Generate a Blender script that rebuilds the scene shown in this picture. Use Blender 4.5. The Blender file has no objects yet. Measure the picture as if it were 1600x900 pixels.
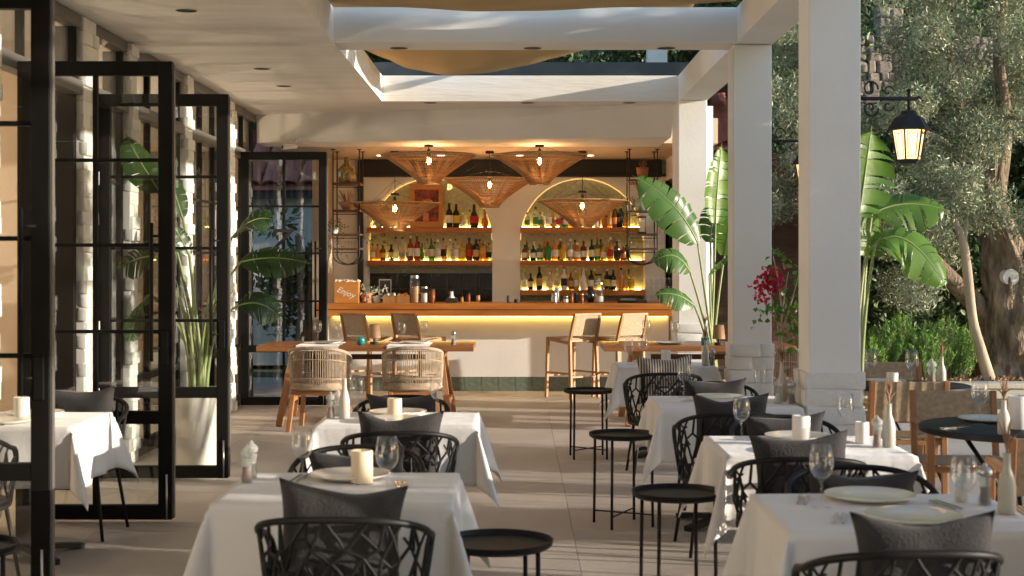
import bpy, bmesh, math, random
import numpy as np
from mathutils import Vector, Matrix

R = math.radians
random.seed(7)
NR = np.random.default_rng(11)
SC = bpy.context.scene
COL = SC.collection

# ------------------------------------------------------------------ camera
F = 2222.0
cam_d = bpy.data.cameras.new("camera")
cam = bpy.data.objects.new("camera", cam_d)
COL.objects.link(cam)
cam.location = (0, 0, 1.6)
cam.rotation_euler = (R(90), 0, 0)
cam_d.lens = 50.0
cam_d.sensor_width = 36.0
cam_d.shift_x = -8 / 1600
cam_d.shift_y = -38 / 1600
cam_d.clip_end = 500
cam_d.clip_start = 0.1
cam_d.dof.use_dof = True
cam_d.dof.focus_distance = 15.5
cam_d.dof.aperture_fstop = 4.5
SC.camera = cam

# ------------------------------------------------------------------ light
SUN_AZ = (-0.975, 0.22)      # travel direction in plan
SUN_EL = 9.0
world = bpy.data.worlds.new("World")
SC.world = world
world.use_nodes = True
wn = world.node_tree
bg = wn.nodes["Background"]
sky = wn.nodes.new("ShaderNodeTexSky")
sky.sky_type = 'NISHITA'
sky.sun_disc = False
sky.sun_elevation = R(SUN_EL)
sun_dir = Vector((SUN_AZ[0], SUN_AZ[1], -math.tan(R(SUN_EL)))).normalized()
tow = -sun_dir
sky.sun_rotation = math.atan2(tow.x, tow.y)
sky.dust_density = 0.6
sky.ozone_density = 2.0
wn.links.new(sky.outputs[0], bg.inputs[0])
bg.inputs[1].default_value = 0.15
sun_d = bpy.data.lights.new("sun", 'SUN')
sun_d.energy = 3.3
sun_d.angle = R(0.5)
sun_d.color = (1.0, 0.88, 0.74)
sun = bpy.data.objects.new("sun", sun_d)
sun.rotation_euler = sun_dir.to_track_quat('-Z', 'Y').to_euler()
sun.location = (10, -4, 8)
COL.objects.link(sun)
SC.view_settings.view_transform = 'Standard'
SC.view_settings.look = 'None'
SC.view_settings.gamma = 1.0
SC.view_settings.exposure = 1.36
SC.cycles.transparent_max_bounces = 24
SC.cycles.max_bounces = 10
SC.cycles.diffuse_bounces = 5
SC.cycles.sample_clamp_indirect = 6.0


def P(px, py, Y):
    """point at depth Y seen at photograph pixel (px, py)"""
    return Vector(((px - 808) * Y / F, Y, 1.6 + (412 - py) * Y / F))


# ------------------------------------------------------------------ materials
MATS = {}


def nodes_of(m):
    return m.node_tree.nodes, m.node_tree.links


def pm(name, c1, c2=None, scale=6.0, rough=0.6, bump=0.0, bscale=None, stretch=(1, 1, 1), metal=0.0, spec=0.5,
       detail=5, coat=0.0, sheen=0.0, island=None, transl=0.0):
    if name in MATS:
        return MATS[name]
    m = bpy.data.materials.new(name)
    m.use_nodes = True
    N, L = nodes_of(m)
    b = N["Principled BSDF"]
    b.inputs["Roughness"].default_value = rough
    b.inputs["Metallic"].default_value = metal
    b.inputs["Specular IOR Level"].default_value = spec
    b.inputs["Coat Weight"].default_value = coat
    b.inputs["Sheen Weight"].default_value = sheen
    tc = N.new("ShaderNodeTexCoord")
    mp = N.new("ShaderNodeMapping")
    mp.inputs["Scale"].default_value = stretch
    L.new(tc.outputs["Object"], mp.inputs[0])
    nz = N.new("ShaderNodeTexNoise")
    nz.inputs["Scale"].default_value = scale
    nz.inputs["Detail"].default_value = detail
    L.new(mp.outputs[0], nz.inputs["Vector"])
    if c2 is None:
        c2 = tuple(x * 0.86 for x in c1)
    mx = N.new("ShaderNodeMix")
    mx.data_type = 'RGBA'
    mr = N.new("ShaderNodeMapRange")
    mr.inputs["From Min"].default_value = 0.32
    mr.inputs["From Max"].default_value = 0.68
    L.new(nz.outputs["Fac"], mr.inputs["Value"])
    L.new(mr.outputs[0], mx.inputs["Factor"])
    mx.inputs["A"].default_value = (*c1, 1)
    mx.inputs["B"].default_value = (*c2, 1)
    col = mx.outputs["Result"]
    if island:
        g = N.new("ShaderNodeNewGeometry")
        hv = N.new("ShaderNodeMix")
        hv.data_type = 'RGBA'
        L.new(g.outputs["Random Per Island"], hv.inputs["Factor"])
        L.new(col, hv.inputs["A"])
        hv.inputs["B"].default_value = (*island, 1)
        col = hv.outputs["Result"]
    L.new(col, b.inputs["Base Color"])
    if bump:
        bn = N.new("ShaderNodeTexNoise")
        bn.inputs["Scale"].default_value = bscale or scale * 6
        bn.inputs["Detail"].default_value = 6
        L.new(mp.outputs[0], bn.inputs["Vector"])
        bp = N.new("ShaderNodeBump")
        bp.inputs["Strength"].default_value = bump
        bp.inputs["Distance"].default_value = 0.01
        L.new(bn.outputs["Fac"], bp.inputs["Height"])
        L.new(bp.outputs[0], b.inputs["Normal"])
    if transl:
        tr = N.new("ShaderNodeBsdfTranslucent")
        L.new(col, tr.inputs["Color"])
        ms = N.new("ShaderNodeMixShader")
        ms.inputs[0].default_value = transl
        L.new(b.outputs[0], ms.inputs[1])
        L.new(tr.outputs[0], ms.inputs[2])
        L.new(ms.outputs[0], N["Material Output"].inputs[0])
    MATS[name] = m
    return m


def glassm(name, tint=(1, 1, 1), ior=1.5, gcol=(1, 1, 1), wob=0.0):
    if name in MATS:
        return MATS[name]
    m = bpy.data.materials.new(name)
    m.use_nodes = True
    N, L = nodes_of(m)
    N.remove(N["Principled BSDF"])
    t = N.new("ShaderNodeBsdfTransparent")
    t.inputs[0].default_value = (*tint, 1)
    g = N.new("ShaderNodeBsdfGlossy")
    g.inputs["Color"].default_value = (*gcol, 1)
    g.inputs["Roughness"].default_value = 0.0
    lw = N.new("ShaderNodeLayerWeight")
    lw.inputs["Blend"].default_value = 0.5
    pw5 = N.new("ShaderNodeMath"); pw5.operation = 'POWER'; pw5.inputs[1].default_value = 4.0
    L.new(lw.outputs["Facing"], pw5.inputs[0])
    fr = N.new("ShaderNodeMath"); fr.operation = 'MULTIPLY_ADD'; fr.use_clamp = True
    f0 = ((ior - 1) / (ior + 1)) ** 2
    fr.inputs[1].default_value = 1 - f0
    fr.inputs[2].default_value = f0
    L.new(pw5.outputs[0], fr.inputs[0])
    if wob:
        nz = N.new("ShaderNodeTexNoise")
        nz.inputs["Scale"].default_value = 1.3
        tc = N.new("ShaderNodeTexCoord")
        L.new(tc.outputs["Object"], nz.inputs["Vector"])
        bp = N.new("ShaderNodeBump")
        bp.inputs["Strength"].default_value = wob
        bp.inputs["Distance"].default_value = 0.01
        L.new(nz.outputs["Fac"], bp.inputs["Height"])
        L.new(bp.outputs[0], g.inputs["Normal"])
    ms = N.new("ShaderNodeMixShader")
    L.new(fr.outputs[0], ms.inputs[0])
    L.new(t.outputs[0], ms.inputs[1])
    L.new(g.outputs[0], ms.inputs[2])
    L.new(ms.outputs[0], N["Material Output"].inputs[0])
    MATS[name] = m
    return m


def liquid(name, c, trans=0.7, rough=0.08):
    if name in MATS:
        return MATS[name]
    m = bpy.data.materials.new(name)
    m.use_nodes = True
    N, L = nodes_of(m)
    b = N["Principled BSDF"]
    b.inputs["Base Color"].default_value = (*c, 1)
    b.inputs["Roughness"].default_value = rough
    tr = N.new("ShaderNodeBsdfTransparent")
    tr.inputs[0].default_value = (*c, 1)
    ms = N.new("ShaderNodeMixShader")
    ms.inputs[0].default_value = trans
    L.new(b.outputs[0], ms.inputs[1])
    L.new(tr.outputs[0], ms.inputs[2])
    L.new(ms.outputs[0], N["Material Output"].inputs[0])
    MATS[name] = m
    return m


def emit(name, c, s):
    if name in MATS:
        return MATS[name]
    m = bpy.data.materials.new(name)
    m.use_nodes = True
    N, L = nodes_of(m)
    b = N["Principled BSDF"]
    b.inputs["Base Color"].default_value = (*c, 1)
    b.inputs["Emission Color"].default_value = (*c, 1)
    b.inputs["Emission Strength"].default_value = s
    MATS[name] = m
    return m


M_floor = pm("floor_cement", (0.51, 0.46, 0.405), (0.40, 0.355, 0.305), 1.6, 0.58, 0.25, 35, detail=9)
M_ceil = pm("ceiling_plaster", (0.80, 0.775, 0.72), (0.71, 0.685, 0.63), 2.2, 0.85, 0.9, 9, stretch=(0.35, 3.2, 3.2))
M_white = pm("white_plaster", (0.76, 0.748, 0.715), (0.70, 0.69, 0.66), 1.5, 0.8, 0.14, 28)
M_brick = pm("white_painted_brick", (0.80, 0.795, 0.77), (0.74, 0.73, 0.70), 9, 0.75, 0.8, 30)
M_frame = pm("black_steel", (0.008, 0.0075, 0.007), (0.012, 0.011, 0.010), 3, 0.5, 0.05, 30, spec=0.12)
M_greyframe = pm("grey_steel", (0.12, 0.115, 0.105), (0.10, 0.095, 0.09), 3, 0.4)
M_glass = glassm("window_glass", (0.93, 0.94, 0.93), 1.7, wob=0.05)
M_wine = glassm("wine_glass", (0.96, 0.965, 0.965), 1.65)
M_wood = pm("bar_wood", (0.46, 0.165, 0.026), (0.28, 0.09, 0.014), 3, 0.42, 0.15, 40, stretch=(0.5, 6, 6), coat=0.25)
M_teak = pm("teak", (0.38, 0.18, 0.07), (0.27, 0.115, 0.04), 5, 0.5, 0.15, 40, stretch=(1, 1, 0.3))
M_lightwood = pm("stool_wood", (0.42, 0.21, 0.07), (0.30, 0.14, 0.045), 5, 0.5, 0.1, 40, stretch=(1, 1, 0.3))
M_cloth = pm("white_linen", (0.70, 0.69, 0.68), (0.65, 0.64, 0.63), 3, 0.9, 0.8, 9, sheen=0.2)
M_blackmetal = pm("black_powder_metal", (0.007, 0.007, 0.007), (0.012, 0.0115, 0.011), 6, 0.5, 0.05, spec=0.25)
M_pillow = pm("charcoal_fabric", (0.034, 0.031, 0.031), (0.024, 0.022, 0.023), 14, 0.95, 0.5, 120, sheen=0.1)
M_rope = pm("beige_rope", (0.44, 0.34, 0.24), (0.31, 0.23, 0.155), 30, 0.85, 0.4, 150)
M_weave = pm("tan_webbing", (0.46, 0.35, 0.23), (0.33, 0.24, 0.15), 40, 0.85, 0.4, 150)
M_rattan = pm("rattan", (0.38, 0.20, 0.08), (0.25, 0.12, 0.045), 12, 0.6, island=(0.47, 0.28, 0.13), transl=0.18)
M_candle = pm("candle_wax", (0.80, 0.66, 0.46), (0.76, 0.62, 0.42), 3, 0.5)
M_candlew = pm("white_wax", (0.82, 0.78, 0.72), (0.78, 0.73, 0.67), 3, 0.5)
M_plate = pm("stoneware_plate", (0.76, 0.74, 0.68), (0.66, 0.62, 0.54), 8, 0.25, coat=0.4)
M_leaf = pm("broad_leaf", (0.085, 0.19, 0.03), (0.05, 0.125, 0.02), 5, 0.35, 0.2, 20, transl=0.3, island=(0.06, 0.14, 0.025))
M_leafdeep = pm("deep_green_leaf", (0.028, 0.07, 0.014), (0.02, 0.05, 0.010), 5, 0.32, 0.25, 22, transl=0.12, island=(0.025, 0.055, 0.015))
M_leafsunlit = pm("sunlit_leaf", (0.13, 0.26, 0.03), (0.075, 0.17, 0.018), 5, 0.35, 0.2, 20, transl=0.35)  # brighter copy of the leaf green, sunlight put into the colour
M_petiole = pm("leaf_stalk", (0.20, 0.27, 0.09), (0.28, 0.31, 0.13), 6, 0.45)
M_olive = pm("olive_leaf", (0.13, 0.175, 0.075), (0.19, 0.225, 0.12), 4, 0.42, island=(0.36, 0.39, 0.26), transl=0.15)
M_bush = pm("rosemary_leaf", (0.12, 0.30, 0.035), (0.16, 0.34, 0.06), 5, 0.55, island=(0.24, 0.44, 0.08), transl=0.25)
M_darkleaf = pm("dark_green_leaf", (0.035, 0.075, 0.02), (0.06, 0.10, 0.03), 3, 0.5, island=(0.09, 0.14, 0.05), transl=0.15)  # plain dark green foliage colour
M_bark = pm("olive_bark", (0.36, 0.27, 0.18), (0.10, 0.07, 0.045), 9, 0.95, 1.0, 22, stretch=(1, 1, 0.28), detail=9)
for _n in M_bark.node_tree.nodes:
    if _n.type == "BUMP": _n.inputs["Distance"].default_value = 0.06
M_palebark = pm("pale_bark", (0.50, 0.40, 0.28), (0.33, 0.25, 0.17), 6, 0.85, 0.6, 24, stretch=(1, 1, 0.4))
M_cutwood = pm("cut_wood", (0.80, 0.76, 0.68), (0.7, 0.64, 0.54), 8, 0.8)
M_soil = pm("mulch", (0.16, 0.09, 0.05), (0.07, 0.04, 0.025), 12, 0.95, 1.0, 40)
M_stone = pm("rubble_stone", (0.36, 0.31, 0.26), (0.22, 0.19, 0.165), 4, 0.9, 0.8, 20)
M_coping = pm("cream_stone", (0.62, 0.55, 0.44), (0.54, 0.47, 0.37), 4, 0.8, 0.3, 30)
M_tile = pm("terracotta", (0.44, 0.17, 0.12), (0.30, 0.10, 0.07), 3, 0.8, 0.4, 25)
M_glaze = pm("glazed_tile", (0.40, 0.40, 0.27), (0.26, 0.29, 0.21), 5, 0.22, 0.25, 12, coat=0.5)
M_darktile = pm("dark_glazed_tile", (0.022, 0.023, 0.018), (0.014, 0.014, 0.011), 5, 0.22, 0.25, 12, coat=0.5)
M_greentile = pm("green_grey_tile", (0.16, 0.19, 0.15), (0.10, 0.125, 0.10), 5, 0.3, 0.25, 12, coat=0.4)
M_grout = pm("grout", (0.35, 0.34, 0.27), None, 5, 0.9)
M_beige = pm("beige_plaster", (0.58, 0.46, 0.35), (0.52, 0.41, 0.31), 2, 0.85, 0.3, 20)
M_tan = pm("sail_cloth", (0.66, 0.47, 0.26), (0.60, 0.42, 0.22), 2, 0.9, 0.15, 200, transl=0.6)
M_pot = pm("white_pot", (0.72, 0.69, 0.63), (0.66, 0.63, 0.57), 3, 0.45)
M_terrapot = pm("clay_pot", (0.42, 0.2, 0.1), None, 5, 0.8)
M_water = pm("pool_water", (0.01, 0.045, 0.045), (0.008, 0.03, 0.03), 2, 0.05, 0.25, 6)
M_interior = pm("interior_wall", (0.40, 0.34, 0.27), (0.34, 0.285, 0.225), 2, 0.85)
M_darkwood = pm("dark_wood", (0.10, 0.045, 0.02), (0.06, 0.028, 0.014), 5, 0.5, stretch=(1, 1, 6))
M_grass = pm("garden_ground", (0.10, 0.10, 0.05), (0.06, 0.07, 0.03), 1.2, 0.95, 0.8, 20)
M_slate = pm("slate_ledge", (0.055, 0.06, 0.062), (0.04, 0.043, 0.045), 3, 0.55)
M_steel = pm("brushed_steel", (0.55, 0.54, 0.52), None, 8, 0.3, metal=1.0)
M_chrome = pm("cutlery_steel", (0.6, 0.58, 0.55), None, 8, 0.18, metal=1.0)
M_red = pm("bougainvillea_bract", (0.62, 0.02, 0.05), (0.5, 0.02, 0.09), 6, 0.6, transl=0.35)
M_ledline = emit("led_strip", (1.0, 0.66, 0.18), 13.0)
M_bulb = emit("filament_bulb", (1.0, 0.62, 0.26), 30.0)
M_lamp = emit("frosted_lamp_glass", (1.0, 0.58, 0.26), 1.25)
M_black = pm("matt_black", (0.012, 0.012, 0.012), None, 5, 0.7)
M_chalk = pm("white_print", (0.75, 0.74, 0.70), None, 5, 0.8)
M_box = pm("honey_wood", (0.50, 0.21, 0.04), (0.42, 0.165, 0.03), 3, 0.5, stretch=(0.6, 6, 6))
M_teal = pm("teal_glaze", (0.02, 0.22, 0.22), None, 5, 0.15, coat=0.6)
M_dry = pm("dried_stems", (0.30, 0.18, 0.10), (0.22, 0.12, 0.07), 8, 0.9)
M_stonebottle = pm("grey_stoneware", (0.52, 0.50, 0.43), (0.44, 0.42, 0.36), 6, 0.5)
M_pepper = pm("peppercorns", (0.09, 0.03, 0.02), None, 30, 0.7)
M_pinksalt = pm("pink_salt", (0.22, 0.07, 0.045), None, 30, 0.7)


# ------------------------------------------------------------------ mesh helpers
class MB:
    def __init__(s):
        s.v = []
        s.f = []
        s.mi = []

    def add(s, vs, fs, mi=0):
        o = len(s.v)
        s.v += [tuple(v) for v in vs]
        s.f += [tuple(i + o for i in f) for f in fs]
        s.mi += [mi] * len(fs)
        return s

    def box(s, x0, x1, y0, y1, z0, z1, mi=0):
        vs = [(x0, y0, z0), (x1, y0, z0), (x1, y1, z0), (x0, y1, z0), (x0, y0, z1), (x1, y0, z1), (x1, y1, z1), (x0, y1, z1)]
        return s.hexa(vs, mi)

    def hexa(s, vs, mi=0):
        return s.add(vs, [(0, 3, 2, 1), (4, 5, 6, 7), (0, 1, 5, 4), (1, 2, 6, 5), (2, 3, 7, 6), (3, 0, 4, 7)], mi)

    def bar(s, a, b, w, h=None, mi=0, up=(0, 0, 1)):
        """rectangular bar from a to b"""
        a = Vector(a); b = Vector(b)
        h = h or w
        d = (b - a).normalized()
        u = Vector(up)
        if abs(d.dot(u)) > 0.95:
            u = Vector((0, 1, 0))
        x = d.cross(u).normalized() * (w / 2)
        y = x.cross(d).normalized() * (h / 2)
        vs = [a - x - y, a + x - y, a + x + y, a - x + y, b - x - y, b + x - y, b + x + y, b - x + y]
        return s.add(vs, [(0, 1, 2, 3), (7, 6, 5, 4), (0, 4, 5, 1), (1, 5, 6, 2), (2, 6, 7, 3), (3, 7, 4, 0)], mi)

    def tube(s, pts, r, n=8, mi=0, closed=False, cap=True, flat=1.0):
        pts = [Vector(p) for p in pts]
        k = len(pts)
        rs = r if isinstance(r, (list, tuple)) else [r] * k
        o = len(s.v)
        prev = None
        for i, p in enumerate(pts):
            if closed:
                t = pts[(i + 1) % k] - pts[i - 1]
            else:
                t = pts[min(i + 1, k - 1)] - pts[max(i - 1, 0)]
            if t.length < 1e-9:
                t = Vector((0, 0, 1))
            t.normalize()
            if prev is None:
                u = Vector((0, 0, 1)) if abs(t.z) < 0.9 else Vector((1, 0, 0))
                x = t.cross(u).normalized()
            else:
                x = prev - t * prev.dot(t)
                if x.length < 1e-6:
                    x = t.orthogonal()
                x.normalize()
            prev = x
            y = t.cross(x)
            for j in range(n):
                a = 2 * math.pi * j / n
                s.v.append(tuple(p + (x * math.cos(a) + y * math.sin(a) * flat) * rs[i]))
        m = k if closed else k - 1
        for i in range(m):
            a0 = o + i * n
            a1 = o + ((i + 1) % k) * n
            for j in range(n):
                j2 = (j + 1) % n
                s.f.append((a0 + j, a0 + j2, a1 + j2, a1 + j))
                s.mi.append(mi)
        if cap and not closed:
            s.f.append(tuple(o + j for j in range(n))[::-1]); s.mi.append(mi)
            s.f.append(tuple(o + (k - 1) * n + j for j in range(n))); s.mi.append(mi)
        return s

    def lathe(s, prof, n=16, c=(0, 0, 0), mi=0, capb=False, capt=False):
        o = len(s.v)
        for r, z in prof:
            for j in range(n):
                a = 2 * math.pi * j / n
                s.v.append((c[0] + r * math.cos(a), c[1] + r * math.sin(a), c[2] + z))
        for i in range(len(prof) - 1):
            for j in range(n):
                j2 = (j + 1) % n
                s.f.append((o + i * n + j, o + i * n + j2, o + (i + 1) * n + j2, o + (i + 1) * n + j))
                s.mi.append(mi)
        if capb:
            s.f.append(tuple(o + j for j in range(n))[::-1]); s.mi.append(mi)
        if capt:
            k = (len(prof) - 1) * n
            s.f.append(tuple(o + k + j for j in range(n))); s.mi.append(mi)
        return s

    def sphere(s, c, r, n=10, m=7, mi=0, sz=1.0):
        prof = [(r * math.sin(math.pi * i / m) + 1e-5, -r * sz * math.cos(math.pi * i / m)) for i in range(m + 1)]
        return s.lathe(prof, n, c, mi)

    def mesh(s, name, mats, smooth=False):
        me = bpy.data.meshes.new(name)
        me.from_pydata(s.v, [], s.f)
        if not isinstance(mats, (list, tuple)):
            mats = [mats]
        for m in mats:
            me.materials.append(m)
        if len(mats) > 1:
            me.polygons.foreach_set("material_index", s.mi)
        if smooth:
            me.polygons.foreach_set("use_smooth", [True] * len(s.f))
        me.update()
        return me

    def build(s, name, mats, parent=None, smooth=False, bevel=0.0, angle=None, loc=None, rz=0.0):
        me = s.mesh(name, mats, smooth)
        o = bpy.data.objects.new(name, me)
        COL.objects.link(o)
        if parent:
            o.parent = parent
        if loc is not None:
            o.location = loc
        if rz:
            o.rotation_euler = (0, 0, rz)
        if bevel:
            b = o.modifiers.new("bevel", 'BEVEL')
            b.width = bevel
            b.segments = 2
            b.limit_method = 'ANGLE'
            b.angle_limit = R(40)
        if smooth and angle:
            try:
                me.set_sharp_from_angle(angle=R(angle))
            except Exception:
                pass
        return o


def tag(o, label=None, cat=None, group=None, kind=None):
    if label: o['label'] = label
    if cat: o['category'] = cat
    if group: o['group'] = group
    if kind: o['kind'] = kind
    return o


def thing(name, label, cat, loc=(0, 0, 0), rz=0.0, group=None):
    o = bpy.data.objects.new(name, None)
    o.empty_display_size = 0.1
    COL.objects.link(o)
    o.location = loc
    o.rotation_euler = (0, 0, rz)
    return tag(o, label, cat, group)


def dup(root, loc, rz, label, group=None):
    def cp(o, par):
        c = o.copy()
        COL.objects.link(c)
        if par is not None:
            c.parent = par
        for ch in KIDS.get(o.name, []) or list(o.children):
            cp(ch, c)
        return c
    r = cp(root, None)
    r.location = loc
    r.rotation_euler = (0, 0, rz)
    r['label'] = label
    if group: r['group'] = group
    return r


KIDS = {}


def inst(name, me, parent, loc, rot=(0, 0, 0), scale=(1, 1, 1)):
    o = bpy.data.objects.new(name, me)
    COL.objects.link(o)
    if parent: o.parent = parent
    o.location = loc
    o.rotation_euler = rot
    o.scale = scale
    return o


def struct(name, mb, mats, **k):
    o = mb.build(name, mats, **k)
    o['kind'] = 'structure'
    return o


def bez(p0, p1, p2, n=12):
    p0, p1, p2 = Vector(p0), Vector(p1), Vector(p2)
    return [p0 * (1 - t) ** 2 + p1 * 2 * t * (1 - t) + p2 * t * t for t in [i / n for i in range(n + 1)]]


def np_mesh(name, V, Fq, mats):
    """V (n,3), Fq (m,k) faces"""
    me = bpy.data.meshes.new(name)
    me.vertices.add(len(V))
    me.vertices.foreach_set("co", V.astype(np.float32).ravel())
    m, k = Fq.shape
    me.loops.add(m * k)
    me.loops.foreach_set("vertex_index", Fq.astype(np.int32).ravel())
    me.polygons.add(m)
    me.polygons.foreach_set("loop_start", np.arange(0, m * k, k, dtype=np.int32))
    me.update(calc_edges=True)
    for mm in mats:
        me.materials.append(mm)
    me.validate()
    return me


def leaf_mesh(name, pts, L, W, mats, dirs=None, spread=1.0, seed=1, fold=0.25):
    """one folded diamond leaf (4 verts, 2 tris) at every point; dirs bias the leaf axis"""
    rg = np.random.default_rng(seed)
    n = len(pts)
    d = rg.normal(size=(n, 3)) * spread
    if dirs is not None:
        d += dirs
    d /= np.linalg.norm(d, axis=1, keepdims=True) + 1e-9
    s = np.cross(d, rg.normal(size=(n, 3)))
    s /= np.linalg.norm(s, axis=1, keepdims=True) + 1e-9
    up = np.cross(s, d)
    l = (L * rg.uniform(0.65, 1.25, (n, 1)))
    w = (W * rg.uniform(0.7, 1.2, (n, 1)))
    V = np.empty((n, 4, 3))
    V[:, 0] = pts
    V[:, 1] = pts + d * l * 0.5 + s * w * 0.5 + up * w * fold
    V[:, 2] = pts + d * l
    V[:, 3] = pts + d * l * 0.5 - s * w * 0.5 + up * w * fold
    i = np.arange(n)[:, None] * 4
    Fq = np.concatenate([i + np.array([[0, 1, 2]]), i + np.array([[0, 2, 3]])], axis=0)
    return np_mesh(name, V.reshape(-1, 3), Fq, mats)


def clump_points(centers, radii, per, seed, shell=0.5):
    rg = np.random.default_rng(seed)
    out = []
    for c, r in zip(centers, radii):
        k = int(per * r * r)
        d = rg.normal(size=(k, 3))
        d /= np.linalg.norm(d, axis=1, keepdims=True)
        q = rg.uniform(shell, 1.0, (k, 1)) ** 0.6
        out.append(np.array(c) + d * q * r * np.array([1, 1, 0.85]))
    return np.concatenate(out)


def text_mesh(s, size, mat, name, parent, loc, rot=(R(90), 0, 0), extrude=0.001, shear=0.0):
    cu = bpy.data.curves.new(name, 'FONT')
    cu.body = s
    cu.size = size
    cu.extrude = extrude
    cu.shear = shear
    cu.align_x = 'CENTER'
    cu.resolution_u = 3
    to = bpy.data.objects.new(name + "_source", cu)
    COL.objects.link(to)
    bpy.context.view_layer.update()
    dg = bpy.context.evaluated_depsgraph_get()
    me = bpy.data.meshes.new_from_object(to.evaluated_get(dg))
    bpy.data.objects.remove(to)
    me.materials.clear()
    me.materials.append(mat)
    o = bpy.data.objects.new(name, me)
    COL.objects.link(o)
    if parent: o.parent = parent
    o.location = loc
    o.rotation_euler = rot
    return o


def rounded_block(seed, bev, jit, dims=(1, 1, 1)):
    """unit block whose edge rounding is right once it is scaled to dims"""
    rg = random.Random(seed)
    bm = bmesh.new()
    bmesh.ops.create_cube(bm, size=1.0)
    for v in bm.verts:
        v.co = Vector((v.co.x * dims[0] + rg.uniform(-jit, jit), v.co.y * dims[1] + rg.uniform(-jit, jit), v.co.z * dims[2] + rg.uniform(-jit, jit)))
    bmesh.ops.bevel(bm, geom=bm.edges[:], offset=bev, segments=2, affect='EDGES', profile=.6)
    for v in bm.verts:
        v.co = Vector((v.co.x / dims[0], v.co.y / dims[1], v.co.z / dims[2]))
    me = bpy.data.meshes.new("block")
    bm.to_mesh(me)
    bm.free()
    return me


BRICKS = []
for k in range(6):
    me = rounded_block(k, 0.009, 0.005, (.2, .28, .1))
    me.materials.append(M_brick)
    me.polygons.foreach_set("use_smooth", [True] * len(me.polygons))
    BRICKS.append(me)
STONES = []
for k in range(6):
    me = rounded_block(20 + k, 0.045, 0.02, (.25, .25, .2))
    me.materials.append(M_stone)
    STONES.append(me)

# ================================================================== SETTING
FX = -3.1          # facade plane
ZC = 3.37          # ceiling underside
g = MB(); n = 24
g.add([(-90, -20, -0.06), (90, -20, -0.06), (90, 110, -0.06), (-90, 110, -0.06)], [(0, 1, 2, 3)])
struct("ground", g, M_grass)
fl = MB().box(-8.2, 4.6, -3, 15.3, -0.05, -0.012)
fl.box(-8.2, 2.5, 15.3, 20.0, -0.05, -0.012)
floor = struct("terrace_floor", fl, M_floor)
slab_me = MB().box(-.5, .5, -.5, .5, -1, 0).mesh("slab", M_floor)
rds = random.Random(2)
for jy in range(16):
    for ix in range(9):
        x0_ = -8.2 + ix * 1.4222; y0_ = -3 + jy * 1.4375
        y1_ = y0_ + 1.4375
        if x0_ > 2.0 and y1_ > 15.2:
            if y0_ > 15.2: continue
            y1_ = 15.3
        x1_ = x0_ + 1.4222
        if y1_ > 15.4 and x1_ > 2.5: x1_ = 2.5
        inst("slab", slab_me, floor, ((x0_ + x1_) / 2, (y0_ + y1_) / 2, rds.uniform(-.0006, 0)), (0, 0, 0), (x1_ - x0_ - .0025, y1_ - y0_ - .0025, .011))
fl2 = MB().box(4.6, 12, -3, 15.3, -0.055, -0.004)
struct("garden_path", fl2, M_floor)
pw = MB().box(2.6, 14, 15.42, 17.5, -0.35, -0.10)
struct("pool_water", pw, M_water)
pc = MB().box(2.5, 14, 15.3, 15.42, -0.06, 0.02).box(2.5, 2.6, 15.42, 17.5, -0.06, 0.02)
struct("pool_edge", pc, M_coping)

# hillside behind
nx, ny = 60, 40
hv = []; hf = []
for j in range(ny):
    for i in range(nx):
        x = -45 + 90 * i / (nx - 1)
        y = 23.5 + 40 * (j / (ny - 1)) ** 1.3
        z = max(-0.06, (y - 25.2) * 0.75) + 0.5 * math.sin(x * 0.7 + y) * min(1, (y - 23.5) / 5)
        if x > 9: z += (x - 9) * 0.3 * min(1, (y - 23.5) / 6)
        hv.append((x, y, z - (0.1 if j == 0 else 0)))
for j in range(ny - 1):
    for i in range(nx - 1):
        a = j * nx + i
        hf.append((a, a + 1, a + nx + 1, a + nx))
hm = MB().add(hv, hf)
struct("hillside", hm, M_grass, smooth=True)
# mass of vegetation on the hill
rg = np.random.default_rng(5)
cs = []; rs = []
for i in range(120):
    x = rg.uniform(-13, 16); y = rg.uniform(24.5, 36)
    z = max(0, (y - 25.2) * 0.75)
    if 4.6 < x < 9.8 and y < 27.5: continue
    r = rg.uniform(0.7, 1.7)
    cs.append((x, y, z + r * 0.6)); rs.append(r)
pts = clump_points(cs, rs, 700, 3)
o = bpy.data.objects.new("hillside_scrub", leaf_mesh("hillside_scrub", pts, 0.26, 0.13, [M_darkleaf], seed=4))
COL.objects.link(o)
tag(o, "dark green scrub covering the hillside behind the terrace", "scrub", kind="stuff")

# ---- roof slab with skylight wells
ZT = 3.65
SX0, SX1 = -1.47, 1.757
def slab(name, x0, x1, y0, y1, z0=ZC, z1=ZT, m=M_ceil):
    return struct(name, MB().box(x0, x1, y0, y1, z0, z1), m)
slab("ceiling", -8.2, SX0, -3, 16.0)
slab("ceiling", SX0, SX1, -3, 6.4)
slab("ceiling_beam", SX0, SX1, 11.37, 11.78, m=M_white)
slab("ceiling_beam", SX1, 2.06, -3, 15.5, m=M_white)
slab("ceiling", SX0, SX1, 15.5, 17.4)
slab("ceiling", SX1, 2.06, 15.5, 17.4)
slab("ceiling", -8.2, SX0, 16.0, 17.4)
# shallow dropped band running from beam to facade
struct("ceiling_band", MB().box(FX - 0.2, SX0 - 0.002, 11.39, 11.76, ZC - 0.03, ZC + 0.01), M_ceil)
# bar soffit (low ceiling over the bar)
struct("bar_ceiling", MB().box(-3.0, 2.4, 17.0, 20.0, 3.04, 3.34), M_beige)
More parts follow.
